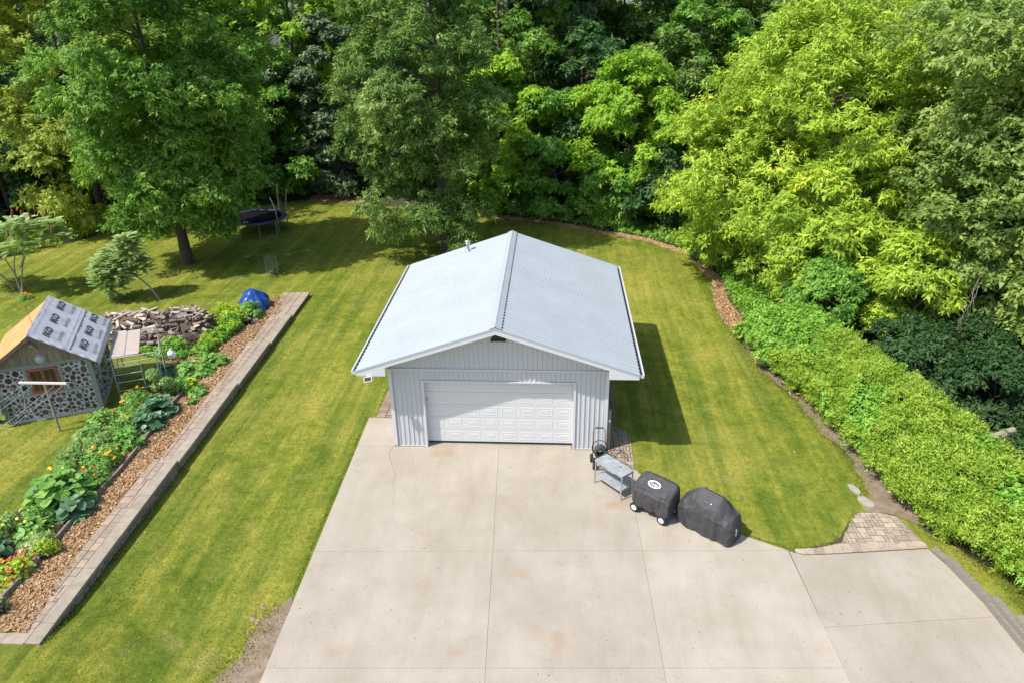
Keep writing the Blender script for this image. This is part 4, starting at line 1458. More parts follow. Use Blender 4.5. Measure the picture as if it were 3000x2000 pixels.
def big_leaf(P, Nn, S, rg, droop=.25):
    """broad five-cornered leaf as two folded quads (4 triangles)"""
    n = len(P)
    Nn = unit(Nn)
    t = rg.normal(size=(n, 3)); t -= Nn*(t*Nn).sum(1, keepdims=True); t = unit(t)
    b = np.cross(Nn, t)
    S = (S*rg.uniform(.7, 1.2, n))[:, None]
    a = P - t*S*.25
    tip = P + t*S*.65 - Nn*S*droop*.5
    mid = P + t*S*.1 - Nn*S*.08
    l1 = P + b*S*.55 - t*S*.1 + Nn*S*.07; l2 = P + b*S*.40 + t*S*.42
    r1 = P - b*S*.55 - t*S*.1 + Nn*S*.07; r2 = P - b*S*.40 + t*S*.42
    tri = [np.stack(k, 1) for k in ((a, l1, mid), (l1, l2, mid), (l2, tip, mid), (tip, r2, mid), (r2, r1, mid), (r1, a, mid))]
    V = np.stack(tri, 1).reshape(-1, 3, 3)
    return V

def dome_pts(n, rx, ry, h, rg, shell=.55):
    d = unit(rg.normal(size=(n, 3)))
    d[:, 2] = np.abs(d[:, 2])
    rr = (shell+(1-shell)*rg.uniform(0, 1, n)**.6)[:, None]
    P = d*rr*np.array([rx, ry, h])
    return P, d

def flowers(parent, m, n, rx, ry, h, size, rg, name='flower'):
    for i in range(n):
        a, e = rg.uniform(0, 6.28), rg.uniform(.3, 1.4)
        c0 = Vector((math.cos(a)*math.cos(e)*rx, math.sin(a)*math.cos(e)*ry, math.sin(e)*h+.03))
        k = 7
        V = []
        for r_, zz, off in ((size, 0, 0), (size*.65, size*.3, .4)):
            for j in range(k):
                a0 = off+2*math.pi*j/k; a1 = off+2*math.pi*(j+.9)/k
                V.append([(0, 0, zz+size*.18), (r_*math.cos(a0), r_*math.sin(a0), zz), (r_*math.cos(a1), r_*math.sin(a1), zz)])
        me = tri_mesh(name, np.array(V), m, rg.uniform(0, 1, len(V)))
        o = link(name, me, parent, c0)
        o.rotation_euler = (rg.uniform(-.5, .5), rg.uniform(-.5, .5), rg.uniform(0, 6))

def plant(name, cat, label, x, y, rx, ry, h, m, style, n, size, seed, fl=None, group=None, base=0.04):
    rg = np.random.default_rng(seed)
    if 100 <= seed < 125:
        rx, ry, h, n = rx*1.18, ry*1.18, h*1.3, int(n*1.7)
    p = thing(name, label, cat, (x, y, hz(x, y)+base), rg.uniform(0, 6.28) if abs(rx-ry) < .1 else 0, group)
    if style == 'big':
        P, d = dome_pts(n, rx, ry, h, rg, .45)
        V = big_leaf(P, d*.55+np.array([0, 0, .9])+rg.normal(size=P.shape)*.28, size, rg)
        leaf_part('foliage', m, p, V, np.repeat(rg.beta(2, 2, n), 6))
    elif style == 'spiky':
        P, d = dome_pts(n, rx, ry, h, rg, .3)
        V = leaf_tris(P, rg.normal(size=P.shape), size*1.9, size*.5, rg, 0, axis=d+np.array([0, 0, .6]))
        leaf_part('foliage', m, p, V, rg.beta(2, 2, n))
    else:
        nl = max(5, int(8*rx*ry/.15))
        C0, dd = dome_pts(nl, rx*.8, ry*.8, h*.85, rg, .6)
        k = rg.integers(0, nl, n)
        off = unit(rg.normal(size=(n, 3)))*(.17+.08*rg.uniform(0, 1, n))[:, None]*np.array([1, 1, .8])
        P = C0[k]+off
        P[:, 2] = np.maximum(P[:, 2], .01)
        V = leaf_tris(P, off/.2+np.array([0, 0, .8])+rg.normal(size=P.shape)*.4, size, size*.62, rg, .2)
        leaf_part('foliage', m, p, V, np.clip(rg.beta(2, 2, n)*.75+rg.uniform(0, .3, nl)[k], 0, 1))
    b = MB()
    for i in range(6):
        a = rg.uniform(0, 6.28)
        b.tube([(0, 0, -.03), (rx*.35*math.cos(a), ry*.35*math.sin(a), h*.5), (rx*.7*math.cos(a), ry*.7*math.sin(a), h*.8)], [.014, .010, .004], 5, cap=False)
    b.build('stem', 'twigs', p)
    if fl:
        flowers(p, fl[0], fl[1], rx, ry, h, fl[2], rg)
    return p

# the planted bed, from the far (shed) end to the near end
PL = [
 ('herb_plant', 'plant', 'tall feathery plant standing by the scaffold at the far end of the flower bed', -12.75, 2.35, .42, .42, 1.05, 'leaf_feather', 'fine', 1500, .09, None),
 ('pepper_plant', 'plant', 'small bright green plant beside the black edging at the far bed end', -12.25, 2.75, .30, .30, .45, 'leaf_garden', 'fine', 500, .11, None),
 ('marigold_bush', 'plant', 'orange-flowered marigold bush closest to the scaffold ladder', -13.35, 1.7, .50, .45, .55, 'leaf_garden', 'fine', 1100, .09, ('petal_orange', 10, .055)),
 ('marigold_bush', 'plant', 'orange-flowered marigold bush between the clothes post and the silvery squash', -13.15, .75, .50, .45, .55, 'leaf_garden', 'fine', 1100, .09, ('petal_orange', 9, .055)),
 ('marigold_bush', 'plant', 'marigold bush with few orange blooms behind the leafy bean', -12.75, -.05, .45, .45, .5, 'leaf_garden', 'fine', 1000, .09, ('petal_orange', 6, .05)),
 ('squash_plant', 'plant', 'silvery blue-green squash with long pointed leaves at the bed edge', -12.3, 1.1, .62, .60, .58, 'leaf_bluegreen', 'big', 75, .27, None),
 ('squash_plant', 'plant', 'second silvery squash with pointed leaves leaning onto the mulch', -12.25, .15, .55, .5, .5, 'leaf_bluegreen', 'big', 60, .25, None),
 ('bean_plant', 'plant', 'light green bushy bean with broad leaves on the lawn side of the bed', -13.75, .2, .5, .5, .55, 'leaf_garden', 'big', 130, .17, None),
 ('bean_plant', 'plant', 'pale bean bush next to the lawn, below the clothes post shadow', -13.6, -.75, .5, .5, .5, 'leaf_feather', 'big', 130, .15, None),
 ('carrot_row', 'plant', 'feathery grey-green carrot tops in the middle of the bed', -13.05, -1.1, .6, .5, .42, 'leaf_feather', 'fine', 1300, .08, None),
 ('bean_plant', 'plant', 'bright leafy bean plant at the front edging in the middle of the bed', -12.3, -1.0, .5, .5, .5, 'leaf_garden', 'big', 130, .18, None),
 ('marigold_bush', 'plant', 'marigold bush with a cluster of five big orange blooms mid bed', -12.45, -2.1, .5, .55, .55, 'leaf_garden', 'fine', 1200, .09, ('petal_orange', 8, .075)),
 ('carrot_row', 'plant', 'feathery light green clump on the lawn side behind the orange blooms', -13.45, -2.0, .5, .5, .45, 'leaf_feather', 'fine', 1100, .08, None),
 ('marigold_bush', 'plant', 'marigold bush with small yellow blooms on the lawn side near the big squash', -13.1, -3.0, .5, .5, .5, 'leaf_garden', 'fine', 1000, .09, ('petal_yellow', 7, .05)),
 ('tagetes_plant', 'plant', 'low green plant with red and orange blooms along the front edging', -12.15, -3.1, .45, .5, .42, 'leaf_garden', 'fine', 900, .085, ('petal_red', 5, .05)),
 ('pumpkin_plant', 'plant', 'large-leaved dark green squash plant in the middle of the bed', -12.55, -4.1, .85, .75, .75, 'leaf_garden', 'big', 120, .36, None),
 ('pumpkin_plant', 'plant', 'big squash leaf clump spilling over the edging toward the mulch', -11.95, -4.45, .5, .5, .5, 'leaf_bluegreen', 'big', 55, .33, None),
 ('carrot_row', 'plant', 'fine-leaved dark green herb clump below the large squash', -12.55, -5.0, .45, .4, .4, 'leaf_garden', 'fine', 900, .07, None),
 ('bean_plant', 'plant', 'leafy green bean between the two wooden stakes', -12.35, -5.55, .45, .45, .45, 'leaf_garden', 'big', 120, .16, ('petal_yellow', 4, .05)),
 ('marigold_bush', 'plant', 'feathery marigold bush with yellow blooms near the closer stake', -13.1, -5.5, .55, .5, .5, 'leaf_feather', 'fine', 1100, .085, ('petal_yellow', 7, .05)),
 ('cabbage_plant', 'plant', 'grey-green cabbage leaves on the lawn side of the closer stake', -13.1, -6.4, .5, .5, .4, 'leaf_bluegreen', 'big', 80, .24, None),
 ('variegated_plant', 'plant', 'white-edged leafy plant by the edging above the small black pot', -12.0, -5.95, .3, .3, .32, 'leaf_sumac', 'fine', 500, .09, None),
 ('carrot_row', 'plant', 'feathery carrot tops at the near end of the bed', -12.75, -7.3, .55, .6, .42, 'leaf_feather', 'fine', 1300, .08, ('petal_orange', 4, .06)),
 ('nasturtium', 'plant', 'nasturtium with red and orange flowers spilling over the near edging', -11.85, -7.0, .32, .5, .36, 'leaf_weed', 'big', 90, .12, ('petal_red', 14, .05)),
 ('bean_plant', 'plant', 'mid-green leafy plant at the frame edge of the near bed', -13.25, -7.4, .5, .5, .5, 'leaf_garden', 'big', 120, .17, ('petal_orange', 3, .06)),
 # beyond the bed
 ('pumpkin_vine', 'plant', 'sprawling pumpkin vine with round green leaves below the plastic jug', -12.55, 4.4, .95, .75, .42, 'leaf_garden', 'big', 230, .25, None),
 ('pumpkin_vine', 'plant', 'round-leaved pumpkin vine reaching over the wood chips behind the jug', -12.1, 5.3, .75, .5, .36, 'leaf_garden', 'big', 120, .23, None),
 ('pumpkin_vine', 'plant', 'shaded dark pumpkin leaves under the scaffold edge', -13.6, 4.2, .6, .6, .42, 'leaf_bluegreen', 'big', 110, .24, None),
 ('zucchini_plant', 'plant', 'zucchini with a yellow bloom at the black edging corner', -12.05, 3.05, .35, .35, .38, 'leaf_weed', 'big', 36, .28, ('petal_yellow', 2, .09)),
 ('pumpkin_vine', 'plant', 'small pumpkin shoot growing onto the chips in front of the black edging', -11.55, 2.65, .42, .42, .28, 'leaf_garden', 'big', 60, .18, None),
 ('pumpkin_vine', 'plant', 'smallest pumpkin shoot alone on the chips beside the paver strip', -11.45, 1.95, .22, .22, .2, 'leaf_garden', 'big', 22, .16, None),
 ('leafy_shrub', 'shrub', 'bright green leafy shrub in front of the firewood by the scaffold', -14.15, 6.1, .75, .5, .75, 'leaf_vine', 'fine', 1500, .13, None),
 ('leafy_shrub', 'shrub', 'low bright green shrub right of the brush pile', -12.95, 6.25, .6, .45, .5, 'leaf_vine', 'fine', 1100, .12, None),
 ('currant_bush', 'shrub', 'round green bush with pinkish tips in front of the blue tarp', -12.45, 10.15, .62, .55, .85, 'leaf_garden', 'fine', 1700, .13, None),
]
for i, (nm, cat, lab, x, y, rx, ry, h, m, st, n, sz, fl) in enumerate(PL):
    plant(nm, cat, lab, x, y, rx, ry, h, m, st, n, sz, 100+i, fl)
pot(-11.55, -6.35, .15, .2, 'small square black pot with a yellow-green seedling by the edging')
plant('potted_seedling', 'plant', 'yellow-green leafy seedling growing from the small black pot', -11.62, -6.2, .24, .24, .32, 'leaf_weed', 'fine', 400, .08, 301, None, base=.15)
pot(-11.48, -8.25, .20, .2, 'round black bowl pot at the frame edge on the wood chips')
plant('potted_seedling', 'plant', 'small dull green seedling in the round bowl pot at the near corner', -11.5, -8.2, .18, .18, .22, 'leaf_feather', 'fine', 180, .07, 302, None, base=.18)
pot(-12.2, 9.2, .19, .28, 'black pot beside the concrete block by the bush')
for (x, y, h, lab) in ((-12.64, -5.42, .62, 'grey wooden stake among the plants, the closer of two'), (-12.82, -4.44, .6, 'grey wooden stake beside the large squash leaves, the farther of two')):
    b = MB(); b.box((0, 0, h/2+.0), (.05, .05, h))
    o = b.build('wooden_stake', 'timber', None, (x, y, hz(x, y)+.25)); o.rotation_euler = (R(5), R(-4), .3)
    b2 = tag(o, lab, 'stake', 'wooden stakes in the bed')
    o.location.z = hz(x, y)-.02
    o.scale.z = 1.5
b = MB(); plank(b, (-12.1, 2.95, hz(-12, 3)), (-11.85, 3.35, hz(-12, 3)), .05, .2)
tag(b.build('plastic_edging', 'black_plastic'), 'short piece of black plastic edging at the far end of the bed', 'edging')

# yellow-green weeds covering the ground between heap and tarp
def cover_patch(name, label, poly, m, n, size, hmax, seed, cat=None, kind='stuff'):
    rg = np.random.default_rng(seed)
    x = rg.uniform(min(p[0] for p in poly), max(p[0] for p in poly), n*3); y = rg.uniform(min(p[1] for p in poly), max(p[1] for p in poly), n*3)
    k = in_poly(x, y, poly)
    x, y = x[k][:n], y[k][:n]
    cl = np.array([noise.noise(Vector((a*1.4, b_*1.4, seed))) + .5*noise.noise(Vector((a*4, b_*4, seed))) for a, b_ in zip(x, y)])
    hh = hmax*np.clip(.55+.75*cl, .12, 1.3)
    z = height(x, y) + hh*rg.uniform(.35, 1, len(x))
    P = np.stack([x, y, z], 1)
    V = leaf_tris(P, rg.normal(size=P.shape)*.55+np.array([0, 0, 1]), size, size*.55, rg, .3)
    o = leaf_part(name, m, None, V, np.clip(.5+.35*cl+rg.normal(size=len(x))*.16, 0, 1))
    return tag(o, label, cat, None, kind)
cover_patch('weeds', None, [(-14.6, 8.9), (-14.3, 11.2), (-13.2, 11.3), (-12.3, 9.9), (-12.3, 8.6), (-12.5, 7.3), (-12.7, 6.2), (-13.3, 6.0), (-13.5, 7.6), (-13.9, 8.4)], 'leaf_weed', 12000, .11, .62, 31)
cover_patch('weeds', None, [(-13.2, 9.4), (-12.6, 9.9), (-12.3, 8.6), (-12.5, 7.1), (-13.1, 7.3)], 'leaf_vine', 4500, .12, .72, 32)
cover_patch('weeds', None, [(-16.0, 6.1), (-14.6, 5.6), (-13.5, 5.4), (-13.4, 6.2), (-14.6, 6.5), (-16.0, 6.8)], 'leaf_vine', 3500, .11, .45, 33)
cover_patch('ground_cover', None, [(-33, 17.2), (-29.4, 19.7), (-28.3, 22), (-27.2, 24.2), (-25.2, 26.6), (-27, 28), (-31, 24), (-36, 19)], 'leaf_weed', 11000, .16, .95, 34)
cover_patch('ground_cover', None, [(-4.2, 28.4), (-1.4, 27.7), (2, 26.3), (4.9, 24.8), (7.6, 22.9), (9.5, 20.6), (10.4, 17), (12, 17), (11.6, 21.5), (8, 25.5), (2, 28.8), (-3.8, 30.5)], 'leaf_vine', 13000, .17, .6, 35)
cover_patch('ground_cover', None, [(10.5, 17.5), (10.6, 16), (10.4, 13), (10.6, 9.2), (12.3, 9.0), (12.5, 16)], 'leaf_vine', 9000, .13, .8, 36)
cover_patch('ground_cover', None, [(14.5, 8), (15.2, 2), (16, -2), (19, -4), (24, 0), (24, 8), (18, 11)], 'leaf_dark', 7000, .2, .7, 37)

# ------------------------------------------------------------------ things by the garage corner
# steel table with a lower shelf
tb = thing('steel_table', 'grey galvanised steel table with lower shelf beside the covered smoker', 'table', (3.65, -2.08, 0), math.atan2(-.85, .75))
def sheet_part(nm, L, W, z, par):
    b = MB(); b.box((0, 0, z), (L, W, .022))
    for s in (-1, 1):
        b.box((0, s*(W/2-.004), z-.03), (L-.02, .008, .05)); b.box((s*(L/2-.004), 0, z-.03), (.008, W-.02, .05))
    return b.build(nm, 'table_metal', par)
sheet_part('tabletop', 1.15, .50, .85, tb)
sheet_part('shelf', 1.05, .42, .30, tb)
for sx in (-1, 1):
    for sy in (-1, 1):
        b = MB(); b.tube([(sx*.545, sy*.225, .83), (sx*.565, sy*.245, 0)], .022, 4)
        b.build('leg', 'galv', tb)
b = MB(); b.tube([(.22+.045*math.cos(q_), .06+.03*math.sin(q_), .868) for q_ in np.linspace(0, 5, 9)], .006, 5)
tag(b.build('wire_loop', 'black_paint', None, (3.65, -2.08, 0), math.atan2(-.85, .75)), 'small loop of dark wire lying on the steel table', 'wire')

# hose reel cart with coiled hose
ct = thing('hose_reel_cart', 'black hose reel cart with rusty handle and coiled grey hose by the garage corner', 'hose cart', (3.28, -.62, 0), 0)
def tb_(name, pts, r, m, seg=7, closed=False):
    b = MB(); b.tube(pts, r, seg, closed); return b.build(name, m, ct)
hp = [(-.2, -.1, .30), (-.19, .22, .98), (-.15, .245, 1.06), (-.09, .25, 1.09), (.10, .25, 1.09), (.16, .245, 1.06), (.20, .22, .98), (.19, -.1, .30)]
tb_('handle', hp, .017, 'rust_pipe')
b = MB(); b.tube([(-.12, .252, 1.092), (.12, .252, 1.092)], .024, 8); b.build('grip', 'rubber', ct)
for y in (-.04, -.46):
    tb_('reel_hoop', [(.02+.25*math.cos(a), y+.05*math.sin(a), .52+.25*math.sin(a)) for a in np.linspace(0, 2*math.pi, 25)[:-1]], .014, 'black_paint', 6, True)
    for a in (0, 2.1, 4.2):
        tb_('spoke', [(.02, y, .52), (.02+.25*math.cos(a), y+.05*math.sin(a), .52+.25*math.sin(a))], .009, 'black_paint', 5)
b = MB()
for k in range(8):
    for lay in range(2):
        rr = .165-.035*lay+rnd.uniform(-.012, .012)
        y = -.09-.043*k
        b.tube([(.02+rr*math.cos(a), y+rnd.uniform(-.004, .004)+.02*math.sin(a), .52+rr*math.sin(a)) for a in np.linspace(0, 2*math.pi, 21)[:-1]], .020, 6, True)
b.build('hose_coil', 'hose_grey', ct)
tb_('frame', [(-.2, -.1, .30), (-.2, -.50, .12), (-.14, -.55, .05), (.18, -.55, .05), (.2, -.45, .12), (.19, -.1, .30)], .014, 'black_paint')
tb_('frame_stay', [(-.2, -.06, .42), (.02, -.04, .52), (.19, -.06, .42)], .012, 'black_paint')
tb_('frame_stay', [(-.2, -.45, .15), (.02, -.46, .52), (.19, -.45, .15)], .012, 'black_paint')
tb_('axle', [(-.26, -.05, .13), (.22, -.05, .13)], .011, 'black_paint')
for (x, y, rz_) in ((-.24, -.05, .0), (-.17, -.47, -.12)):
    M = Matrix.Translation((x, y, .135)) @ Matrix.Rotation(rz_, 4, 'Z') @ Matrix.Rotation(R(90), 4, 'Y')
    b = MB(); b.lathe([(.06, -.035), (.115, -.04), (.133, -.025), (.135, 0), (.133, .025), (.115, .04), (.06, .035)], 20, M)
    w = b.build('wheel', 'rubber', ct)
    b = MB(); b.lathe([(.062, -.037), (.066, -.0), (.062, .037)], 14, M); b.build('hub', 'black_paint', w)
hs = [(.20, -.30, .52), (.36, -.28, .40), (.55, -.18, .12), (.75, -.12, .03), (.95, -.25, .025), (1.02, -.5, .025), (.90, -.75, .025), (.70, -.7, .025), (.62, -.5, .03)]
def smooth_pts(p, n=6):
    out = []
    P = [Vector(q_) for q_ in p]
    for i in range(len(P)-1):
        a, b0, c_, d = P[max(i-1, 0)], P[i], P[i+1], P[min(i+2, len(P)-1)]
        for k in range(n):
            t = k/n
            out.append(.5*((2*b0)+(-a+c_)*t+(2*a-5*b0+4*c_-d)*t*t+(-a+3*b0-3*c_+d)*t**3))
    return out+[P[-1]]
tb_('hose_end', smooth_pts(hs), .013, 'hose_grey')
# wire-legged stand lying on the pavers
b = MB()
for p_ in ([(0, 0, .02), (.32, .26, .30), (.62, .12, .02)], [(.1, -.28, .02), (.36, 0, .30), (.62, -.24, .02)], [(0, 0, .02), (.1, -.28, .02)], [(.32, .26, .30), (.36, 0, .30)], [(.62, .12, .02), (.62, -.24, .02)]):
    b.tube(p_, .009, 5)
tag(b.build('wire_stand', 'black_paint', None, (3.62, -.42, 0)), 'black wire plant stand tipped over on the pavers by the hose reel', 'plant stand')

# covered smoker on four wheels
def cover(name, parent, secs, seed, fold=.02, m='black_cloth', npt=40):
    """secs: (x, [(y, z) ...]) cross sections from front hem over the top to the back hem; closed at both ends"""
    def resample(pl_, n):
        P = [Vector(p) for p in pl_]
        m_ = (n-1)//(len(P)-1)
        out = []
        for a, c_ in zip(P, P[1:]):
            out += [a.lerp(c_, k/m_) for k in range(m_)]
        return out + [P[-1]]
    npt = (npt-1)//(len(secs[1][1])-1)*(len(secs[1][1])-1)+1
    m5 = len(secs[1][1])
    secs = [(x, pl_ if len(pl_) == m5 else pl_[:2]+[Vector(pl_[1]).lerp(Vector(pl_[2]), .5)]+pl_[2:]) for x, pl_ in secs]
    S = [(x, resample(pl_, npt)) for x, pl_ in secs]
    rows = []
    nx = 44
    xs_ = [s_[0] for s_ in S]
    for i in range(nx+1):
        x = xs_[0]+(xs_[-1]-xs_[0])*i/nx
        j = max(0, min(len(S)-2, next((k for k in range(len(S)-1) if xs_[k+1] >= x-1e-9), len(S)-2)))
        t = (x-xs_[j])/(xs_[j+1]-xs_[j])
        row = []
        for k in range(npt):
            p = S[j][1][k].lerp(S[j+1][1][k], t)
            q_ = Vector((x*3.2+seed, k/npt*5, seed))
            top_ = max(s_[1][k][1] for s_ in S)
            w = noise.fractal(q_, .9, 2, 4)*fold
            ridge = abs(noise.noise(Vector((x*5.5+seed, p.y*1.5+p.x*1.2, seed*2))))
            dy = w + (ridge-.3)*fold*1.6*(1 if k < npt*.45 else .6)
            c_ = Vector((sum(v.x for v in S[j][1])/npt, .55))
            d = (p-c_)
            if d.length > 1e-6:
                d.normalize()
            drape = .022*math.sin(x*21+seed+2*noise.noise(Vector((x*2, p.y, seed))))*max(0, min(1, (.75-p.y)/.5))
            row.append((x, p.x+d.x*(dy+drape), max(.03, p.y+d.y*dy*.7)))
        rows.append(row)
    b = MB()
    b.grid(rows)
    for side in (0, -1):
        r_ = rows[side]
        n = len(r_)
        fs = []
        for k in range(n//2-1):
            f_ = (k, k+1, n-2-k, n-1-k)
            fs.append(f_ if side == -1 else f_[::-1])
        b.add(r_, fs)
    o = b.build(name, m, parent)
    o.data.set_sharp_from_angle(angle=R(24))
    return o
sm = thing('covered_smoker', 'smoker under a black fitted cover with an oval white emblem, on white-hubbed wheels', 'grill', (4.77, -3.17, 0), R(-39))
secs = [(-.64, [(-.20, .50), (-.20, .72), (-.08, .84), (.16, .88), (.22, .5)]),
        (-.57, [(-.33, .30), (-.34, .74), (-.27, .86), (.14, 1.06), (.28, 1.04), (.34, .30)]),
        (-.45, [(-.36, .26), (-.38, .79), (-.31, .90), (.17, 1.15), (.31, 1.10), (.36, .28)]),
        (.50, [(-.36, .25), (-.38, .79), (-.31, .90), (.17, 1.13), (.31, 1.09), (.36, .28)]),
        (.60, [(-.35, .30), (-.37, .77), (-.30, .87), (.16, 1.09), (.29, 1.05), (.34, .30)]),
        (.64, [(-.30, .34), (-.32, .70), (-.26, .80), (.14, 1.00), (.25, .97), (.30, .34)])]
cv = cover('cover', sm, secs, 2.0, .040)
# emblem: white oval ring with script, on the sloping upper front
me_p = Vector((.0, -.09, 1.012))
tz = Vector((0, .48, .24)).normalized()
nz = Vector((0, -.24, .48)).normalized()
def on_cover(u, v, lift=.035):
    return me_p + Vector((u, 0, 0)) + tz*v + nz*lift
b = MB()
ring = []
for i in range(36):
    a0, a1 = 2*math.pi*i/36, 2*math.pi*(i+1)/36
    b.add([on_cover(.205*math.cos(a0), .115*math.sin(a0)), on_cover(.205*math.cos(a1), .115*math.sin(a1)), on_cover(.16*math.cos(a1), .082*math.sin(a1)), on_cover(.16*math.cos(a0), .082*math.sin(a0))], [(0, 1, 2, 3)])
em = b.build('emblem', 'logo_white', sm)
me = text_mesh('Yoder', 1, .1, .0)
co = np.array([v.co[:] for v in me.vertices]); mn, mx_ = co.min(0), co.max(0)
for v in me.vertices:
    a = (v.co.x-mn[0])/(mx_[0]-mn[0])-.5; h_ = (v.co.y-mn[1])/(mx_[1]-mn[1])-.5
    v.co = on_cover(a*.255, h_*.095)
me.materials.clear(); me.materials.append(MATS['logo_white'])
link('lettering', me, em)
b = MB(); b.box((0, 0, .26), (1.05, .5, .05)); b.tube([(-.46, -.3, .15), (-.46, .3, .15)], .015); b.tube([(.46, -.3, .15), (.46, .3, .15)], .015)
for sx in (-.46, .46):
    b.box((sx, 0, .2), (.04, .5, .1))
b.build('chassis', 'black_paint', sm)
for sx in (-.46, .46):
    for sy in (-1, 1):
        M = Matrix.Translation((sx, sy*.335, .15)) @ Matrix.Rotation(R(90), 4, 'X')
        b = MB(); b.lathe([(.08, -.045), (.135, -.05), (.15, -.03), (.152, 0), (.15, .03), (.135, .05), (.08, .045)], 24, M)
        w = b.build('wheel', 'rubber', sm)
        b = MB(); b.lathe([(.085, -.048), (.088, 0), (.085, .048)], 20, M); b.build('hub', 'wheel_white', w)
        b = MB(); b.lathe([(.03, -.052), (.03, .052)], 10, M); b.build('axle_cap', 'steel', w)

# covered barbecue
gr = thing('covered_barbecue', 'wide barbecue under a black cloth cover with side shelves, standing at the lawn edge', 'grill', (6.17, -3.86, 0), R(-40))
secs = [(-.88, [(-.22, .06), (-.20, .44), (-.12, .58), (.10, .62), (.22, .58), (.28, .06)]),
        (-.80, [(-.32, .04), (-.33, .56), (-.22, .72), (.10, .80), (.28, .76), (.35, .04)]),
        (-.62, [(-.35, .03), (-.38, .66), (-.26, .86), (.06, 1.00), (.30, .92), (.37, .04)]),
        (-.44, [(-.36, .03), (-.41, .72), (-.29, .96), (.04, 1.20), (.28, 1.05), (.38, .04)]),
        (-.30, [(-.37, .03), (-.43, .74), (-.31, 1.00), (.04, 1.31), (.28, 1.12), (.38, .04)]),
        (0, [(-.37, .03), (-.43, .74), (-.32, 1.00), (.03, 1.28), (.28, 1.11), (.38, .04)]),
        (.36, [(-.37, .03), (-.42, .73), (-.31, .98), (.03, 1.25), (.28, 1.09), (.38, .04)]),
        (.46, [(-.36, .03), (-.39, .70), (-.28, .92), (.04, 1.12), (.29, 1.0), (.37, .04)]),
        (.64, [(-.35, .03), (-.37, .66), (-.25, .86), (.08, .95), (.30, .88), (.36, .04)]),
        (.82, [(-.33, .04), (-.33, .60), (-.22, .78), (.10, .82), (.29, .78), (.34, .04)]),
        (.88, [(-.26, .06), (-.24, .48), (-.16, .62), (.10, .66), (.25, .62), (.30, .06)])]
cover('cover', gr, secs, 6.0, .055)
b = MB()
for i in range(10):
    a = 2*math.pi*i/10
    b.add([(.10+.014*math.cos(a), -.235+.007*math.sin(a), 1.085+.012*math.sin(a))], [])
b = MB(); b.box((.16, -.245, 1.09), (.03, .02, .025)); b.build('maker_dot', 'logo_white', gr)
b = MB(); b.box((.03, -.245, 1.09), (.10, .012, .012)); b.build('maker_mark', 'galv', gr)
for x in (-.50, .44):
    b = MB(); b.tube([(x, -.385, .06), (x, -.40, .40), (x+.01*(1 if x > 0 else -1), -.415, .70)], .006, 4)
    b.build('seam', 'black_paint', gr)
b = MB(); b.box((.895, -.05, .40), (.012, .04, .22)); b.box((.885, -.07, .50), (.014, .07, .03)); b.build('care_tag', 'logo_white', gr)
b = MB(); b.box((0, 0, .3), (.9, .5, .5)); b.build('cabinet', 'black_paint', gr)
for sx in (-.42, .42):
    for sy in (-.27, .27):
        M = Matrix.Translation((sx, sy, .04)) @ Matrix.Rotation(R(90), 4, 'X')
        b = MB(); b.lathe([(.03, -.015), (.04, 0), (.03, .015)], 10, M); b.build('caster', 'rubber', gr)

# ------------------------------------------------------------------ trampoline with a collapsed net
tr = thing('trampoline', 'round black trampoline with blue rim pad, bent poles and a partly collapsed net', 'trampoline', (-17.42, 24.4, 0))
TR = 1.82
MB().lathe([(TR-.20, .895), (TR-.20, .90), (.01, .885)], 40).build('jumping_mat', 'tramp_mat', tr)
MB().lathe([(TR-.24, .905), (TR-.22, .93), (TR-.02, .925), (TR+.03, .87), (TR+.02, .85), (TR-.24, .89)], 40, cap=False).build('rim_pad', 'tramp_pad', tr)
MB().tube([(TR*math.cos(a), TR*math.sin(a), .86) for a in np.linspace(0, 2*math.pi, 41)[:-1]], .028, 7, True).build('rim_tube', 'steel', tr)
for a in (R(-120), R(-50), R(20), R(95), R(165)):
    p = Vector((math.cos(a), math.sin(a), 0)); t = Vector((-p.y, p.x, 0))
    pts = [p*TR-t*.55+Vector((0, 0, .86)), p*(TR+.06)-t*.55+Vector((0, 0, .1)), p*(TR+.06)-t*.46+Vector((0, 0, .03)), p*(TR+.06)+t*.46+Vector((0, 0, .03)), p*(TR+.06)+t*.55+Vector((0, 0, .1)), p*TR+t*.55+Vector((0, 0, .86))]
    MB().tube(pts, .021, 7).build('leg', 'steel', tr)
PA = [(R(-145), 1.9, 0), (R(-28), 1.5, .3), (R(12), 1.7, -.25), (R(62), 1.75, -.15)]
for a, h_, bend in PA:
    p = Vector((math.cos(a), math.sin(a), 0))*(TR+.07)
    t = Vector((-1, .2, 0))
    MB().tube(smooth_pts([p+Vector((0, 0, .05)), p+Vector((0, 0, .9)), p+Vector((0, 0, .9+h_*.55))+t*bend*.25, p+Vector((0, 0, .9+h_))+t*bend]), .028, 7).build('pole', 'chrome', tr)
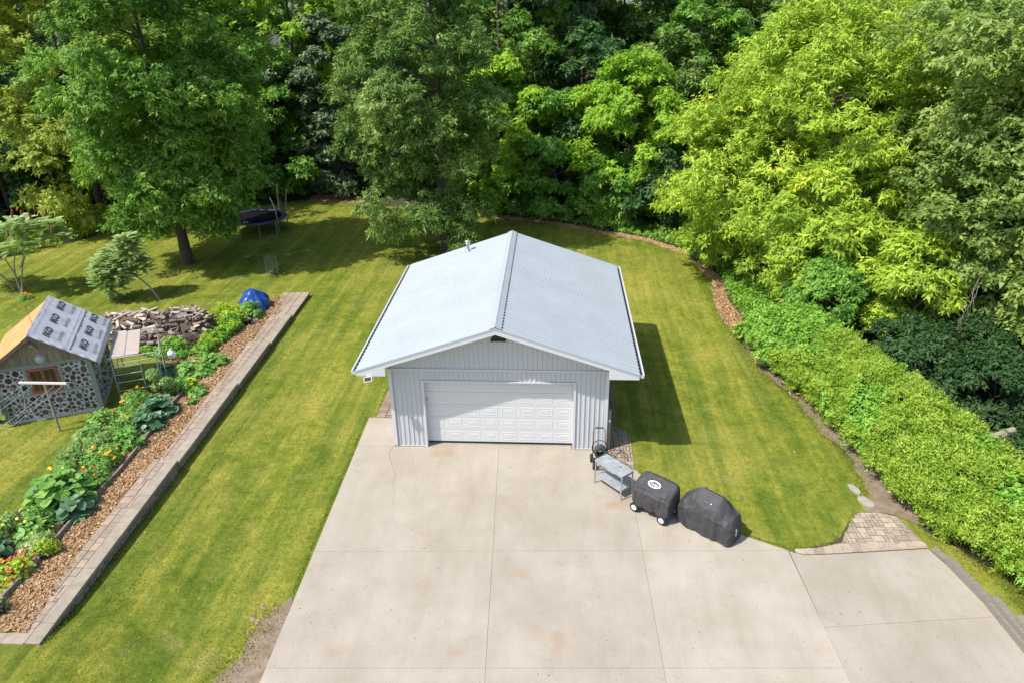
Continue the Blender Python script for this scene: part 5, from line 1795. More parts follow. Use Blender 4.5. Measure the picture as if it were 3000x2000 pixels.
# sagging net between two poles, drawn into a rope at the rim
b = MB()
a0, a1 = R(62), R(12)
rows = []
for i in range(15):
    u = i/14
    top_ = Vector((math.cos(a0)*TR, math.sin(a0)*TR, 2.55)).lerp(Vector((math.cos(a1)*TR, math.sin(a1)*TR, 2.4)), u)-Vector((0, 0, .5*math.sin(math.pi*u)))
    bot = Vector((math.cos(R(20))*TR*.95, math.sin(R(20))*TR*.95, .95))
    rows.append([top_.lerp(Vector((top_.x*.85+bot.x*.15, top_.y*.85+bot.y*.15, 1.6)), min(1, v/.55)) if v <= .55 else
                 Vector((top_.x*.85+bot.x*.15, top_.y*.85+bot.y*.15, 1.6)).lerp(bot, (v-.55)/.45) for v in np.linspace(0, 1, 13)])
b.grid(rows)
b.build('net', 'net', tr)
MB().box((-.25, -1.25, .905), (.36, .05, .006)).build('maker_label', 'logo_white', tr)

# wire cage around a sapling
cg = thing('wire_cage', 'small wire cage standing round a sapling on the lawn before the trampoline', 'cage', (-13.68, 16.45, 0))
b = MB()
for k in range(10):
    z = .03+k*.108
    b.tube([(.34*math.cos(a), .30*math.sin(a), z) for a in np.linspace(0, 2*math.pi, 15)[:-1]], .004, 4, True)
for a in np.linspace(0, 2*math.pi, 7)[:-1]:
    b.tube([(.34*math.cos(a), .30*math.sin(a), 0), (.34*math.cos(a), .30*math.sin(a), 1.02)], .0045, 4)
b.build('mesh_ring', 'galv', cg)
plant('sapling', 'plant', 'tiny leafy sapling inside the wire cage', -13.55, 16.4, .17, .17, .42, 'leaf_feather', 'fine', 160, .09, 401, None, base=.02)

# ------------------------------------------------------------------ trees
def crown_mesh(name, m, h, rx, ry, zlo, nlobe, nleaf, L, W, seed, egg=.45, lobe=.24, hang=.25, flat=.72, low=.82, up=.75, ragged=.2, fill=.45, spray=16, spr=.20):
    """leaves gathered in boughs that sit on and in an egg-shaped volume"""
    rg = np.random.default_rng(seed)
    zc0, H = zlo, h-zlo
    # bough centres
    t = rg.beta(1.15, 1.25, nlobe)
    prof = np.where(t < egg, np.sqrt(np.clip(1-((egg-t)/egg)**2*low, 0, 1)), np.sqrt(np.clip(1-((t-egg)/(1-egg))**2, 0, 1)))
    a = rg.uniform(0, 2*np.pi, nlobe)
    rad = (fill+(1-fill)*rg.uniform(0, 1, nlobe)**.42)
    rad *= 1 + ragged*rg.normal(size=nlobe)
    C0 = np.stack([rx*prof*rad*np.cos(a), ry*prof*rad*np.sin(a), zc0+H*t], 1)
    lr = lobe*min(rx, ry)*rg.uniform(.55, 1.35, nlobe)
    w = lr**2
    k = rg.choice(nlobe, nleaf, p=w/w.sum())
    d = unit(rg.normal(size=(nleaf, 3)))
    outw = unit(C0-np.array([0, 0, zc0+H*.45]))
    flip = (d*(outw[k]*.6+np.array([0, 0, .6]))).sum(1) < 0
    sel = flip & (rg.uniform(size=nleaf) < .62)
    d[sel] *= -1
    r_ = lr[k]*rg.uniform(.2, 1, nleaf)**.42
    # uneven bough surface
    r_ *= 1 + .34*np.sin(d[:, 0]*5+k)*np.cos(d[:, 1]*6+k*1.7)
    P = C0[k] + d*r_[:, None]*np.array([1.15, 1.15, flat])
    P[:, 2] -= hang*lr[k]*(np.hypot(d[:, 0], d[:, 1]))**2
    # leaves sit in sprays round twig ends
    nt_ = max(1, nleaf//spray)
    T = P[:nt_]; j = np.arange(nleaf) % nt_
    dirn = unit(d[:nt_]*.8+outw[k[:nt_]]*.5+np.array([0, 0, .15])+rg.normal(size=(nt_, 3))*.35)
    off = unit(rg.normal(size=(nleaf, 3)) + dirn[j]*.7)
    P = T[j] + off*(spr*rg.uniform(.1, 1.15, nleaf))[:, None]*np.array([1, 1, .7])
    P += dirn[j]*(spr*1.2*rg.uniform(-.6, 1, nleaf))[:, None]
    k = k[:nt_][j]
    P[:, 2] = np.maximum(P[:, 2], zlo*.55+.2)
    Nn = dirn[j]*.35+outw[k]*.2+np.array([0, 0, up])+rg.normal(size=P.shape)*.45
    V = leaf_tris(P, Nn, L, W, rg, .35, axis=off*.9)
    tt = rg.normal(0, .12, nt_)[j]
    lobe_tint = rg.normal(0, .14, nlobe)
    lv = .44+lobe_tint[k]+tt+rg.normal(0, .15, nleaf)
    return tri_mesh(name, V, m, lv), C0, lr

def trunk_mesh(h, r0, C0, seed, m='bark', lean=(0, 0), nb=16, fork=.35):
    rg = random.Random(seed)
    b = MB()
    top_ = h*.86
    pts = []
    for i in range(9):
        t = i/8
        pts.append((lean[0]*t+.12*math.sin(t*5+seed)*t, lean[1]*t+.12*math.cos(t*4+seed)*t, -.15+top_*t))
    rad = [r0*(1.25 if i == 0 else 1)*(1-.88*(i/8)) for i in range(9)]
    b.tube(pts, rad, 9)
    idx = list(range(len(C0)))
    rg.shuffle(idx)
    for j in idx[:nb]:
        c_ = Vector(C0[j])
        t = max(.12, min(.92, (c_.z-.25*math.hypot(c_.x, c_.y))/top_))
        f = t*8; i = min(7, int(f))
        s_ = Vector(pts[i]).lerp(Vector(pts[i+1]), f-i)
        rr = r0*(1-.88*t)*.55
        mid = s_.lerp(c_, .5)+Vector((rg.uniform(-.3, .3), rg.uniform(-.3, .3), .25))
        b.tube([s_, mid, c_], [rr, rr*.6, rr*.15], 6, cap=False)
    me = b.mesh('trunk')
    me.materials.append(MATS[m])
    return me

CACHE = {}
def tree(name, label, x, y, h, rx, ry, zlo, m, nlobe, nleaf, L, W, seed, r0=.22, off=(0, 0), cat='tree', group=None, bark='bark', lean=(0, 0), nb=16, key=None, rz=0, sc=1, **kw):
    tr_ = thing(name, label, cat, (x, y, hz(x, y)), rz, group)
    if key is None or key not in CACHE:
        me, C0, lr = crown_mesh('crown', m, h, rx, ry, zlo, nlobe, nleaf, L, W, seed, **kw)
        C1 = [(c_[0]+off[0], c_[1]+off[1], c_[2]) for c_ in C0]
        tm = trunk_mesh(h, r0, C1, seed, bark, lean, nb)
        if key:
            CACHE[key] = (me, tm, m)
    else:
        me, tm, m0 = CACHE[key]
    c_ = link('crown', me, tr_, (off[0], off[1], 0))
    if key and CACHE[key][2] != m:
        c_.material_slots[0].link = 'OBJECT'
        c_.material_slots[0].material = MATS[m]
    link('trunk', tm, tr_)
    tr_.scale = (sc, sc, sc)
    return tr_

# the two big trees on the lawn
tree('ash_tree', 'big dark green tree standing on the left lawn before the trampoline', -19.17, 18.0, 18.5, 4.3, 4.2, 2.7, 'leaf_ash', 190, 155000, .195, .105, 11, .30, (.35, .2), nb=26, lobe=.215, hang=.35, egg=.5, low=.78, fill=.55)
tree('walnut_tree', 'tall drooping dark green tree right behind the back left corner of the garage', -4.64, 20.4, 18.0, 3.3, 3.2, 1.7, 'leaf_walnut', 170, 140000, .205, .080, 12, .30, (-1.1, .1), nb=24, lobe=.24, hang=.6, up=.55, low=.45, fill=.5)
# left side, behind the big tree
tree('olive_tree', 'olive-yellow tree rising behind the big dark tree at the left lawn edge', -28.6, 25.8, 17.5, 4.5, 4.3, 1.2, 'leaf_olive', 150, 85000, .24, .135, 13, .25, lobe=.21, low=.55)
tree('dark_tree', 'dark shaded tree at the top left corner of the wood', -38.5, 33.0, 19, 5.5, 5.5, .5, 'leaf_dark', 110, 50000, .34, .19, 14, .28)
tree('dark_tree', 'dark low tree at the left frame edge behind the red-coned sumac', -35.5, 26.5, 8.2, 4.0, 3.8, .2, 'leaf_dark', 80, 45000, .28, .16, 15, .2)
tree('lime_tree', 'bright green tree top showing between the two big lawn trees', -18.0, 37.0, 19, 4.6, 4.3, 2.5, 'leaf_lime', 130, 65000, .27, .15, 16, .25, lobe=.2)
tree('silver_tree', 'dark silvery-leaved tree left of the drooping tree, above the chip mound', -14.3, 34.2, 12.2, 3.2, 3.0, .5, 'leaf_silver', 95, 55000, .25, .16, 17, .2, lobe=.22)
tree('mid_green_tree', 'mid green tree standing behind the trampoline under the bright top', -19.0, 33.2, 10.5, 3.3, 3.2, .3, 'leaf_mid', 90, 48000, .25, .14, 18, .2, lobe=.21)
tree('dark_tree', 'dark tree in the gap behind the left side of the trampoline', -23.6, 33.5, 13, 3.8, 3.6, .4, 'leaf_ash', 90, 45000, .27, .15, 19, .2, lobe=.21)
# centre, behind the garage
tree('vine_tree', 'light green vine-covered tree just right of the drooping tree', -2.0, 29.6, 9.9, 2.9, 2.6, .3, 'leaf_lime', 85, 50000, .24, .18, 21, .16, ragged=.28, lobe=.23, low=.4)
tree('small_maple', 'rounded dark green tree behind the garage ridge', 1.8, 28.4, 8.3, 2.5, 2.4, .3, 'leaf_mid', 75, 48000, .21, .12, 22, .15, lobe=.22, low=.5)
tree('box_elder', 'yellow-green tree with a dark lower half behind the right roof slope', 6.7, 27.4, 10.3, 3.3, 2.9, .9, 'leaf_lime', 110, 60000, .24, .12, 23, .17, lobe=.2, low=.6)
tree('small_maple', 'low green maple under the yellow-green tree at the chip border', 5.3, 25.9, 4.4, 1.9, 1.7, .5, 'leaf_mid', 45, 24000, .21, .13, 24, .12)
tree('dark_shrub', 'dark broad-leaved shrub between the low maple and the big yellow-green tree', 8.6, 25.2, 4.6, 1.9, 1.6, .1, 'leaf_dark', 45, 20000, .26, .18, 25, .1, low=.4)
tree('dark_shrub', 'dark green shrub at the chip border left of the garage ridge', -1.0, 29.0, 3.2, 1.8, 1.3, .1, 'leaf_mid', 40, 17000, .22, .14, 38, .1, low=.4)
tree('tall_tree', 'tall dark tree at the top centre beside the bare vine-clad trunk', -2.4, 37.0, 19, 4.3, 4.2, 3.0, 'leaf_ash', 110, 55000, .29, .165, 26, .28, lobe=.21)
tree('tall_tree', 'tall tree with a long bare trunk at the top centre of the wood', 1.4, 36.5, 22, 3.6, 3.4, 11.8, 'leaf_silver', 80, 42000, .27, .15, 27, .42, bark='bark_pale', nb=20, lobe=.22)
tree('vine_tree', 'vine-draped light-speckled tree at the top right of the bare trunk', 6.8, 40.5, 18.5, 4.2, 4.0, 1.5, 'leaf_walnut', 120, 60000, .29, .19, 28, .28, lobe=.21)
tree('mid_green_tree', 'fresh green tree behind the yellow-green one at the top right', 12.4, 35.5, 14.0, 3.6, 3.4, 1.5, 'leaf_mid', 100, 58000, .26, .14, 29, .2, lobe=.21)
# the big yellow-green tree on the right
tree('manitoba_maple', 'very large yellow-green tree filling the right side behind the lawn', 15.2, 17.2, 13.4, 6.2, 5.2, .4, 'leaf_yellow', 260, 185000, .205, .082, 31, .32, (.1, .0), nb=30, lobe=.17, hang=.45, up=.55, egg=.42, low=.5, fill=.6)
tree('manitoba_maple', 'yellow-green bough hanging low over the start of the hedge', 14.3, 12.0, 7.0, 2.6, 2.3, .7, 'leaf_yellow', 75, 44000, .23, .10, 32, .14, hang=.5, up=.55, lobe=.22, low=.5)
tree('manitoba_maple', 'yellow-green tree reaching over the lawn at the left flank of the largest one', 11.9, 20.2, 8.8, 2.3, 2.4, .4, 'leaf_yellow', 75, 44000, .23, .10, 33, .15, hang=.45, up=.55, lobe=.22, low=.45)
tree('sugar_maple', 'large grey-green maple leaning in from the right frame edge', 21.6, 10.4, 17.5, 5.2, 5.2, 2.4, 'leaf_maple', 220, 165000, .18, .12, 34, .34, (.3, -.2), nb=28, lobe=.2, hang=.35, fill=.55, low=.6)
tree('sugar_maple', 'low maple bough with pale leaves at the right frame edge above the hedge', 20.6, 4.6, 7.0, 2.1, 2.0, 2.2, 'leaf_maple', 55, 40000, .17, .115, 35, .16, (0, 0), hang=.4, lobe=.24)
tree('sugar_maple', 'grey-green maple bough jutting lawnward between large maple and yellow-green tree', 18.6, 8.4, 9.0, 2.2, 2.0, 3.6, 'leaf_maple', 60, 44000, .17, .115, 39, .15, (0, 0), hang=.4, lobe=.24, fill=.4)
tree('pale_green_tree', 'small yellow-green tree in the dark gap behind the hedge', 16.6, 8.2, 5.2, 1.7, 1.6, .9, 'leaf_yellow', 46, 24000, .22, .10, 36, .10, hang=.5, lobe=.26)
tree('dark_shrub', 'dark bushy growth between the hedge top and the low yellow-green bough', 13.4, 9.0, 3.2, 1.6, 1.6, .1, 'leaf_mid', 40, 24000, .15, .09, 37, .1, low=.4)
for x, y, h_, r_, lab in ((15.6, 5.6, 2.2, 1.5, 'low added shrub coloured as deep shade behind the middle of the hedge'), (17.3, 2.8, 1.9, 1.6, 'low added shrub coloured as deep shade above the pale broken log'), (19.2, .2, 1.7, 1.6, 'low added shrub coloured as deep shade right of the old beams'), (19.6, 7.0, 2.4, 1.6, 'added shrub coloured as deep shade below the grey-green maple'), (17.9, 5.6, 1.6, 1.3, 'small added shrub coloured as deep shade under the hanging dead branches'), (16.2, -2.6, 1.7, 1.4, 'added shrub coloured as deep shade behind the hedge at the right frame edge')):
    tree('shade_filler_shrub', lab, x, y, h_, r_, r_*.95, .05, 'leaf_shade', 40, 26000, .13, .08, int(x*10), .06, cat='shrub', low=.4, key='shrub', rz=x, lobe=.26)  # added to fill the gap, its deep shade painted into the leaves
# second rows, sharing shapes
rows = [
 (-46, 44, 'leaf_dark', 'k1', 1.0), (-36, 47, 'leaf_ash', 'k2', 1.05), (-29.5, 42, 'leaf_walnut', 'k1', 1.0), (-24, 46, 'leaf_mid', 'k2', 1.0), (-12, 44, 'leaf_ash', 'k1', 1.02), (-6.8, 33.5, 'leaf_dark', 'k3', 1.0),
 (-8, 41, 'leaf_walnut', 'k2', 1.05), (3.5, 47, 'leaf_ash', 'k1', 1.05), (11.5, 45, 'leaf_mid', 'k2', 1.05), (18.5, 41, 'leaf_walnut', 'k1', 1.0), (19, 31, 'leaf_lime', 'k3', 1.15), (24.5, 27, 'leaf_mid', 'k2', .95),
 (27, 36, 'leaf_ash', 'k2', 1.0), (33, 25, 'leaf_mid', 'k1', .95), (29, 15, 'leaf_maple', 'k2', .9), (31, 4, 'leaf_ash', 'k1', .9), (36, 40, 'leaf_dark', 'k1', 1.05), (-55, 30, 'leaf_dark', 'k2', 1.0),
 (-48, 26, 'leaf_ash', 'k1', .9), (40, 14, 'leaf_dark', 'k2', 1.0), (-18, 55, 'leaf_dark', 'k1', 1.15), (-2, 57, 'leaf_ash', 'k2', 1.15), (16, 55, 'leaf_dark', 'k1', 1.15), (-36, 60, 'leaf_dark', 'k2', 1.15), (32, 55, 'leaf_ash', 'k1', 1.15), (3.6, 33.0, 'leaf_dark', 'k3', 1.1), (9.8, 32, 'leaf_walnut', 'k3', 1.05), (15.5, 27.0, 'leaf_lime', 'k3', 1.1), (-26.5, 37.5, 'leaf_dark', 'k3', 1.2), (-32.5, 31.5, 'leaf_mid', 'k3', 1.0), (25, 18.8, 'leaf_mid', 'k3', 1.2), (21.5, 22.5, 'leaf_yellow', 'k3', 1.2), (-9.5, 35, 'leaf_silver', 'k3', .9)]
KP = {'k1': (18.5, 4.5, 4.3, .8, 110, 55000, .32, .18, 51), 'k2': (17.5, 4.7, 4.6, .6, 110, 55000, .32, .17, 52), 'k3': (10.5, 3.3, 3.1, .3, 84, 40000, .27, .15, 53)}
TINT = {'leaf_dark': 'dark', 'leaf_ash': 'deep green', 'leaf_walnut': 'speckled green', 'leaf_mid': 'fresh green', 'leaf_lime': 'light green', 'leaf_maple': 'grey-green', 'leaf_yellow': 'yellow-green', 'leaf_silver': 'silvery'}
NEAR = [(-19, 18, 'the big tree on the left lawn'), (-4.6, 20, 'the drooping tree at the garage corner'), (-28.6, 25.8, 'the olive-yellow tree'), (-38, 33, 'the top left corner trees'), (6.7, 27.4, 'the tree past the right roof slope'), (15.2, 17.2, 'the very large yellow-green tree'), (22.3, 10.2, 'the grey-green maple at the right edge'), (1.4, 36.5, 'the long bare trunk'), (-14.3, 34.2, 'the silvery tree')]
for i, (x, y, m, key, s_) in enumerate(rows):
    hh_, rx, ry, zl, nlb, nlf, L, W, sd = KP[key]
    nr = min(NEAR, key=lambda k_: (k_[0]-x)**2+(k_[1]-y)**2*.5)[2]
    lab = ('shorter ' if key == 'k3' else 'tall ') + TINT[m] + ' wood tree behind ' + nr + (', deepest row' if y > 50 else '')
    tree('forest_tree', lab, x, y, hh_, rx, ry, zl, m, nlb, nlf, L, W, sd, .26, key=key, rz=(i*2.4) % 6.28, sc=s_, group='trees deep in the wood', lobe=.21)

# trunks and dead branches seen in the dark gap on the right
for i, (x, y, r_, h_, lx) in enumerate([(16.6, 11.0, .13, 6, 1.6), (18.2, 8.4, .11, 6, .2), (21.0, 7.2, .16, 7, .1), (14.6, 10.5, .12, 5, -.2)]):
    b = MB(); b.tube([(0, 0, -.1), (lx*.4, 0, h_*.4), (lx, .2, h_)], [r_, r_*.8, r_*.5], 8)
    tag(b.build('bare_trunk', 'bark', None, (x, y, 0)), 'bare trunk standing in the dark gap behind the hedge', 'tree trunk', 'bare trunks in the dark gap')
b = MB()
q = random.Random(8)
def twig(p, d, L, r_, depth):
    e = p + d*L
    mid = p.lerp(e, .5)+Vector((q.uniform(-.1, .1), q.uniform(-.1, .1), q.uniform(-.1, .02)))*L
    b.tube([p, mid, e], [r_, r_*.75, r_*.45], 5, cap=False)
    if depth:
        for _ in range(3):
            nd = (d+Vector((q.uniform(-.6, .6), q.uniform(-.6, .6), q.uniform(-.5, .2)))).normalized()
            twig(p.lerp(e, q.uniform(.4, .95)), nd, L*q.uniform(.5, .75), r_*.55, depth-1)
for p in ((17.6, 7.2, 4.6), (18.0, 6.4, 4.2), (17.0, 7.6, 4.0)):
    twig(Vector(p), Vector((q.uniform(-.5, -.2), q.uniform(-.6, -.2), -.75)).normalized(), 1.5, .028, 3)
tag(b.build('dead_branches', 'deadwood'), 'bare grey dead branches hanging in the dark gap right of the hedge', 'branch')
b = MB(); b.tube([(-.75, -.1, .22), (.0, .0, .42), (.65, .1, .62)], [.17, .16, .12], 9); b.tube([(.1, .0, .45), (.25, -.35, .2)], [.08, .05], 7)
tag(b.build('fallen_log', 'old_wood', None, (16.3, .55, 0), .1), 'pale broken log lying behind the hedge near the right frame edge', 'log')
b = MB(); plank(b, (-1.3, -.5, .1), (1.4, .3, .15), .12, .12); plank(b, (-1.0, .1, .2), (1.5, .5, .1), .1, .1)
tag(b.build('old_beam', 'timber', None, (17.6, -.3, 0), .0), 'old grey beams lying in the undergrowth right of the pale broken log', 'beam')

# ------------------------------------------------------------------ cedar hedge grown through with creeper
hedge = thing('hedge', 'long bright green cedar hedge overgrown with creeper along the dirt path', 'hedge', (0, 0, 0))
HX = [(9.4, 10.55), (9.0, 10.35), (5.6, 10.62), (2.8, 11.45), (-.6, 12.1), (-2.8, 12.35), (-3.8, 12.65), (-5.0, 13.3), (-6.1, 13.75), (-8.5, 14.9), (-11, 16.2)]
hy = [a for a, _ in HX][::-1]; hxx = [c_ for _, c_ in HX][::-1]
rg = np.random.default_rng(77)
def hedge_pts(n, y0, y1):
    y = rg.uniform(y0, y1, n)
    # cross section: s along the outline from the lower left over the top to the right
    prof_u = np.array([.02, -.50, -.52, .05, 1.0, 2.1, 2.85, 3.1])
    prof_z = np.array([.28, .62, 1.15, 1.72, 2.0, 2.0, 1.6, .5])
    s_ = rg.uniform(0, 6.99, n)
    u = np.interp(s_, np.arange(8), prof_u); z = np.interp(s_, np.arange(8), prof_z)
    du = np.interp(s_+.05, np.arange(8), prof_u)-np.interp(s_-.05, np.arange(8), prof_u)
    dz = np.interp(s_+.05, np.arange(8), prof_z)-np.interp(s_-.05, np.arange(8), prof_z)
    nu, nz_ = -dz, du
    ln = np.hypot(nu, nz_)+1e-6
    nu, nz_ = nu/ln, nz_/ln
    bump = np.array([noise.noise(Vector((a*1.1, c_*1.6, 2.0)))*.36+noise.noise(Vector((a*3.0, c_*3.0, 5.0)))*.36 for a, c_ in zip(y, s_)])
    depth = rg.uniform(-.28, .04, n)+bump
    fade = np.clip((9.6-y)/1.5, .35, 1)
    X = np.interp(y, hy, hxx) + (u+nu*depth)*np.where(u > .5, .95, 1)
    Z = (z+nz_*depth)*fade
    Nn = np.stack([nu, np.zeros(n), nz_], 1)
    return np.stack([X, y+rg.normal(0, .05, n), np.maximum(Z, .05)+height(X, y)+.02], 1), Nn, bump
P, Nn, bp = hedge_pts(95000, -11, 9.4)
ax = np.stack([Nn[:, 0]*.8, rg.normal(0, .4, len(P)), np.full(len(P), .75)], 1)
cm = np.array([noise.noise(Vector((p[0]*.8, p[1]*.55, 9.0))) for p in P])
vine = (cm > .14) & (P[:, 1] < 7.5) | (P[:, 1] > 5.2)
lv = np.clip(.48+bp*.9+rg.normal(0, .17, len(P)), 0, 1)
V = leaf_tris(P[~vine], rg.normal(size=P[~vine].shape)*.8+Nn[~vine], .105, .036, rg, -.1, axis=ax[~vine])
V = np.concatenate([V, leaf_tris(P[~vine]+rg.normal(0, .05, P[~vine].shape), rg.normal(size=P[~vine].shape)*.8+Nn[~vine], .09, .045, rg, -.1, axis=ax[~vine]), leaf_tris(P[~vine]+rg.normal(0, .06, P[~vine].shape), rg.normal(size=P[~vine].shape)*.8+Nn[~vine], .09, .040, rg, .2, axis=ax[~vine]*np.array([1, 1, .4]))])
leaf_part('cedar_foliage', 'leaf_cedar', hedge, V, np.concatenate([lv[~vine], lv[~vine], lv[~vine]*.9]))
V = leaf_tris(P[vine], Nn[vine]*.6+np.array([0, 0, .7])+rg.normal(size=P[vine].shape)*.4, .125, .075, rg, .3)
leaf_part('creeper_foliage', 'leaf_vine', hedge, V, np.clip(lv[vine]+.05, 0, 1))
# a dark twiggy core so that the hedge has a body
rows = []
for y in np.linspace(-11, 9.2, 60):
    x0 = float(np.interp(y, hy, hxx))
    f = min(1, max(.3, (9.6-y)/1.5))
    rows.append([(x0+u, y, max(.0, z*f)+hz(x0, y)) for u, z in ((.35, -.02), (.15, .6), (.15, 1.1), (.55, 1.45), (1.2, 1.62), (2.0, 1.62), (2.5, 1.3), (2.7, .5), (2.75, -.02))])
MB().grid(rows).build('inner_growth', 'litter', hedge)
b = MB()
for i in range(330):
    y = rg.uniform(-8, 8.6)
    x0 = float(np.interp(y, hy, hxx))
    p0 = Vector((x0+.2+rg.uniform(0, .2), y, rg.uniform(.0, .35)+hz(x0, y)))
    d = Vector((-rg.uniform(.2, .75), rg.uniform(-.35, .35), rg.uniform(-.1, .35)))
    b.tube([p0, p0+d*.5+Vector((0, 0, .04)), p0+d], [.012, .009, .004], 4, cap=False)
b.build('dead_twigs', 'deadwood', hedge)

# ------------------------------------------------------------------ sumacs on the left lawn
def sumac(label, x, y, stems, heads, seed, nfr, cones, rad=.9, flat=.5, group=None, fr_len=.55):
    rg = np.random.default_rng(seed)
    s_ = thing('sumac_tree', label, 'tree', (x, y, hz(x, y)), 0, group)
    b = MB()
    for st in stems:
        b.tube(smooth_pts(st, 4), [.055*(1-.75*k/(4*(len(st)-1))) for k in range(4*(len(st)-1)+1)], 7)
    b.build('trunk', 'bark_pale', s_)
    V, lv = [], []
    for (hx_, hy_, hz_, r_) in heads:
        for i in range(nfr):
            a, e = rg.uniform(0, 6.28), rg.uniform(-.8, 1.3)
            c0 = np.array([hx_, hy_, hz_])+np.array([math.cos(a)*math.cos(e), math.sin(a)*math.cos(e), math.sin(e)*flat])*r_*rg.uniform(.35, .85)
            d = np.array([math.cos(a), math.sin(a), rg.uniform(-.1, .6)]); d /= np.linalg.norm(d)
            sd = np.cross(d, [0, 0, 1]); sd /= np.linalg.norm(sd)
            nl = 8
            tint = rg.uniform(.2, .8)
            for k in range(nl):
                t = k/nl*fr_len
                pc = c0+d*t+np.array([0, 0, -.5*t*t])
                w = fr_len*.40*(1-.55*k/nl)
                for sg in (-1, 1):
                    tip = pc+sd*sg*w+d*w*.45-np.array([0, 0, w*.25])
                    V.append([pc-d*.03, pc+d*.042, tip])
                    lv.append(tint+rg.normal(0, .12))
    leaf_part('crown', 'leaf_sumac', s_, np.array(V), np.array(lv))
    for (cx, cy, cz) in cones:
        M = Matrix.Translation((cx, cy, cz))
        MB().lathe([(.02, 0), (.055, .05), (.05, .14), (.02, .24), (.004, .26)], 8, M).build('seed_cone', 'sumac_red', s_)
    return s_
def ring_c(heads, n, rg_, lift=.25):
    out = []
    for i in range(n):
        h_ = heads[i % len(heads)]
        a = rg_.uniform(0, 6.28); r_ = h_[3]*rg_.uniform(.1, .8)
        out.append((h_[0]+r_*math.cos(a), h_[1]+r_*math.sin(a), h_[2]+h_[3]*.5+lift*rg_.uniform(.2, .9)))
    return out
q = random.Random(14)
H1 = [(-.35, .5, 3.1, 1.0), (.6, .7, 3.4, 1.05), (1.5, .9, 3.3, .95), (.9, -.3, 2.65, .85), (-1.1, .2, 2.7, .8), (2.1, .6, 2.8, .7)]
sumac('multi-stemmed sumac with upright dark red seed cones at the left lawn edge', -25.6, 12.95,
      [[(0, 0, -.1), (-.05, .05, 1.0), (.15, .1, 1.9), (.6, .5, 3.1)], [(.02, .02, .0), (-.1, .1, 1.0), (-.45, .2, 1.9), (-.5, .45, 2.9)], [(.05, 0, 0), (.35, .05, 1.2), (.7, .2, 2.0), (1.5, .7, 3.0)], [(.3, .1, 1.4), (.8, -.1, 2.0), (1.0, -.3, 2.5)]],
      H1, 3, 105, ring_c(H1, 15, q))
H2 = [(-1.3, .0, 2.3, .9), (-1.9, .6, 2.2, .8), (-.7, -.2, 1.9, .6)]
sumac('leaning sumac partly cut off by the left frame edge', -26.3, 13.45,
      [[(0, 0, -.1), (-.5, .1, .7), (-1.3, .1, 1.4), (-1.6, .2, 2.2)], [(-.7, .1, .9), (-1.3, .4, 1.3), (-2.0, .6, 2.1)]], H2, 4, 80, ring_c(H2, 4, q))
H3 = [(-1.6, -.1, 1.55, .9), (-2.35, -.2, 1.2, .8), (-1.2, .3, 2.35, .8), (-.8, .2, 1.65, .65), (-1.9, .3, 2.2, .75), (-2.5, .0, 1.75, .6), (-1.3, .4, 2.9, .5), (-2.0, -.3, .9, .55)]
sumac('small sumac leaning far to the left with a bare thin stem on the middle lawn', -17.95, 12.35,
      [[(0, 0, -.1), (-.3, -.02, .55), (-.75, 0, 1.05), (-1.3, 0, 1.5), (-2.0, 0, 1.8)], [(-.9, 0, 1.15), (-1.1, .2, 1.7), (-1.2, .3, 2.4)], [(-1.3, 0, 1.5), (-1.9, -.1, 1.55), (-2.5, -.1, 1.5)]], H3, 5, 135, [], flat=1.0, fr_len=.38)
plant('shrub', 'shrub', 'low sprout growing at the foot of the leaning sumac crown', -20.2, 12.4, .35, .3, .5, 'leaf_sumac', 'fine', 500, .11, 411, None, base=0)
plant('flower_pot_plant', 'plant', 'small plant with a red bloom on the lawn behind the shed roof', -24.9, 12.2, .25, .25, .3, 'leaf_garden', 'fine', 300, .09, 412, ('petal_red', 3, .1), base=0)

# ------------------------------------------------------------------ grass blades over the mown lawn (nobody could count them)
LAWN = [(-4.9, -12), (-9.6, -12), (-9.85, -9.2), (-10.55, 13.4), (-15, 13.4), (-15.2, 3), (-13.8, 1), (-13.8, -9), (-18, -9), (-23, 1), (-30, 12), (-30, 18), (-26, 25), (-17, 31.4), (-8, 29.2), (-1.6, 27), (4.8, 24), (9.2, 20), (9.9, 16), (9.7, 9.6), (9.9, 5.8), (10.7, 3.2), (11, .8), (11.3, -2.2), (10.55, -3.0), (10.1, -3.85), (9.6, -4.4), (8.4, -4.6), (7.2, -4.08), (5.5, -2.78), (4.5, -1.1), (4.5, .5), (4.42, 1.2), (4.2, 9), (-4.5, 9), (-4.9, 1.8)]
rg = np.random.default_rng(15)
n = 520000
yv = -12+46*rg.uniform(0, 1, n)**1.7
xv = rg.uniform(-30, 12.5, n)
k = in_poly(xv, yv, LAWN)
# keep the shed footprint clear
c_, s_ = math.cos(.402), math.sin(.402)
lx = (xv+14.469)*c_+(yv-1.437)*s_; ly = -(xv+14.469)*s_+(yv-1.437)*c_
k &= ~in_poly(xv, yv, [(-4.6, -6.9), (-5.05, -7.2), (-5.3, -7.7), (-5.4, -8.4), (-5.65, -9.1), (-5.9, -10), (-6.15, -12), (-4.6, -12)])
k &= ~((lx > -3.2) & (lx < .1) & (ly > -.05) & (ly < 3.3))
xv, yv = xv[k], yv[k]
P = np.stack([xv, yv, height(xv, yv)], 1)
ax = rg.normal(size=P.shape)*.5+np.array([0, 0, 1.0])
V = leaf_tris(P, rg.normal(size=P.shape)*np.array([1, 1, .2]), .032, .020, rg, 0, axis=ax)
cl = np.array([noise.noise(Vector((a*.9, b_*.35, 1.0))) for a, b_ in zip(xv[::4], yv[::4])]).repeat(4)[:len(xv)]
o = link('grass', tri_mesh('grass', V, 'blade', np.clip(.48+.3*cl+rg.normal(0, .17, len(xv)), 0, 1)))
tag(o, kind='stuff')
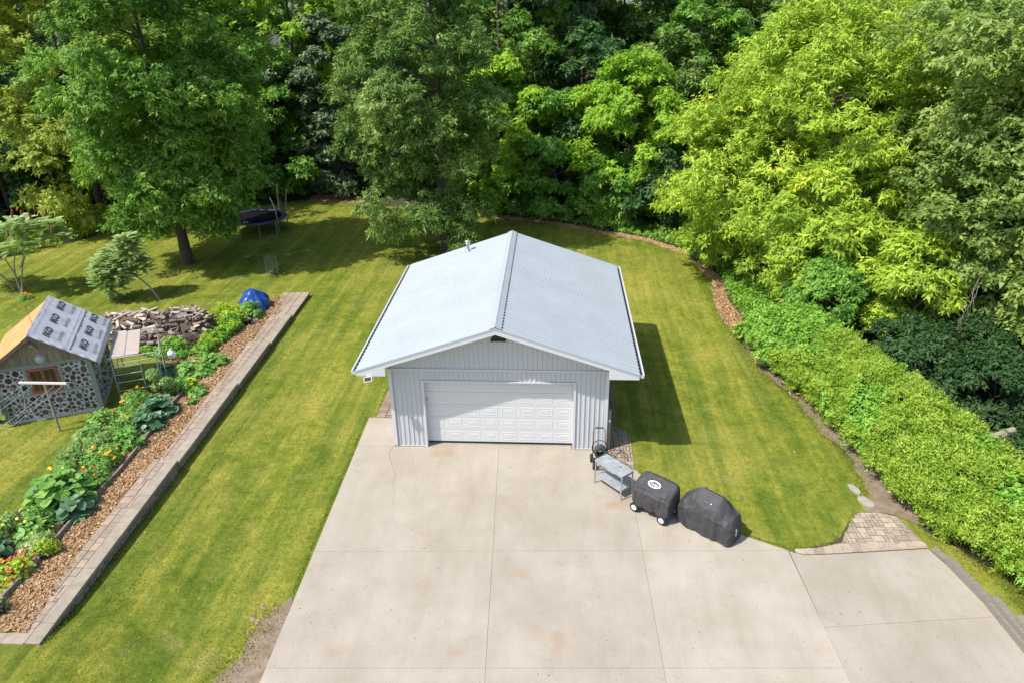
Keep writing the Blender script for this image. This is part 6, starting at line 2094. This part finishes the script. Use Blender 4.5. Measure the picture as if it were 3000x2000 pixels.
# longer unmown fringe along edges
def fringe(path, w, n, L, seed):
    rg = np.random.default_rng(seed)
    P = np.array(path, float)
    seg = np.linalg.norm(np.diff(P, axis=0), axis=1)
    cum = np.concatenate([[0], np.cumsum(seg)])
    s_ = rg.uniform(0, cum[-1], n)
    x = np.interp(s_, cum, P[:, 0])+rg.normal(0, w, n); y = np.interp(s_, cum, P[:, 1])+rg.normal(0, w, n)
    Q = np.stack([x, y, height(x, y)], 1)
    return leaf_tris(Q, rg.normal(size=Q.shape)*np.array([1, 1, .2]), L, .022, rg, 0, axis=rg.normal(size=Q.shape)*.45+np.array([0, 0, 1]))
VV = [fringe([(-4.84, -6.8), (-4.97, 1.8)], .03, 1500, .05, 1), fringe([(-4.65, 1.9), (-4.6, 9)], .04, 900, .06, 2),
      fringe([(4.50, -1.15), (5.5, -2.79), (7.25, -4.09), (8.3, -4.59), (9.3, -4.45), (10.05, -3.85), (10.6, -2.95)], .03, 1600, .06, 3),
      fringe([(wall_x(-9)+.08, -9.0), (wall_x(13)+.08, 13.2)], .035, 3000, .07, 4), fringe([(-5.0, -7.2), (-5.25, -7.7), (-5.3, -8.4), (-5.55, -9.1), (-5.8, -10)], .22, 2200, .05, 41),
      fringe([(-8.95, -8), (-9.0, -5), (-9.2, -1), (-9.25, 3)], .03, 800, .05, 42),
      fringe([(10.05, 5.8), (10.85, 3.4), (11.08, 1.2), (11.45, -.2), (11.3, -2.2)], .12, 3500, .07, 5),
      fringe([(9.5, 18), (9.5, 12), (9.7, 9.4), (10.0, 6)], .12, 2500, .08, 6), fringe([(-27.8, 23), (-17, 31.5), (-1.6, 27), (9, 20.2)], .2, 4000, .12, 7),
      fringe([(13.0, -4.4), (13.6, -6.6), (14.6, -9)], .2, 5000, .08, 8)]
V = np.concatenate(VV)
o = link('grass_fringe', tri_mesh('grass_fringe', V, 'blade', np.clip(rg.normal(.42, .22, len(V)), 0, 1)))
tag(o, kind='stuff')

# fallen leaves on the lawn and grit on the concrete
rg = np.random.default_rng(21)
xs = rg.uniform(-14, 12, 1100); yss = rg.uniform(-11, 26, 1100)
k = in_poly(xs, yss, LAWN)
P = np.stack([xs[k], yss[k], height(xs[k], yss[k])+.03], 1)
V = leaf_tris(P, rg.normal(size=P.shape)*.4+np.array([0, 0, 1]), .045, .035, rg, 0)
tag(link('fallen_leaves', tri_mesh('fallen_leaves', V, 'chips', rg.uniform(.3, 1, len(P)))), kind='stuff')
xs = rg.uniform(-4.7, 12, 900); yss = rg.uniform(-11, -.2, 900)
k = in_poly(xs, yss, [(-4.7, -11), (13, -11), (11.9, -4.6), (8.3, -4.8), (5.4, -2.95), (4.3, -1.2), (3.2, -.3), (-4.8, -.3)])
P = np.stack([xs[k], yss[k], np.full(k.sum(), .006)], 1)
V = leaf_tris(P, rg.normal(size=P.shape)*.25+np.array([0, 0, 1]), .030, .022, rg, 0)
tag(link('grit', tri_mesh('grit', V, 'chips', rg.uniform(0, .35, len(P)))), kind='stuff')
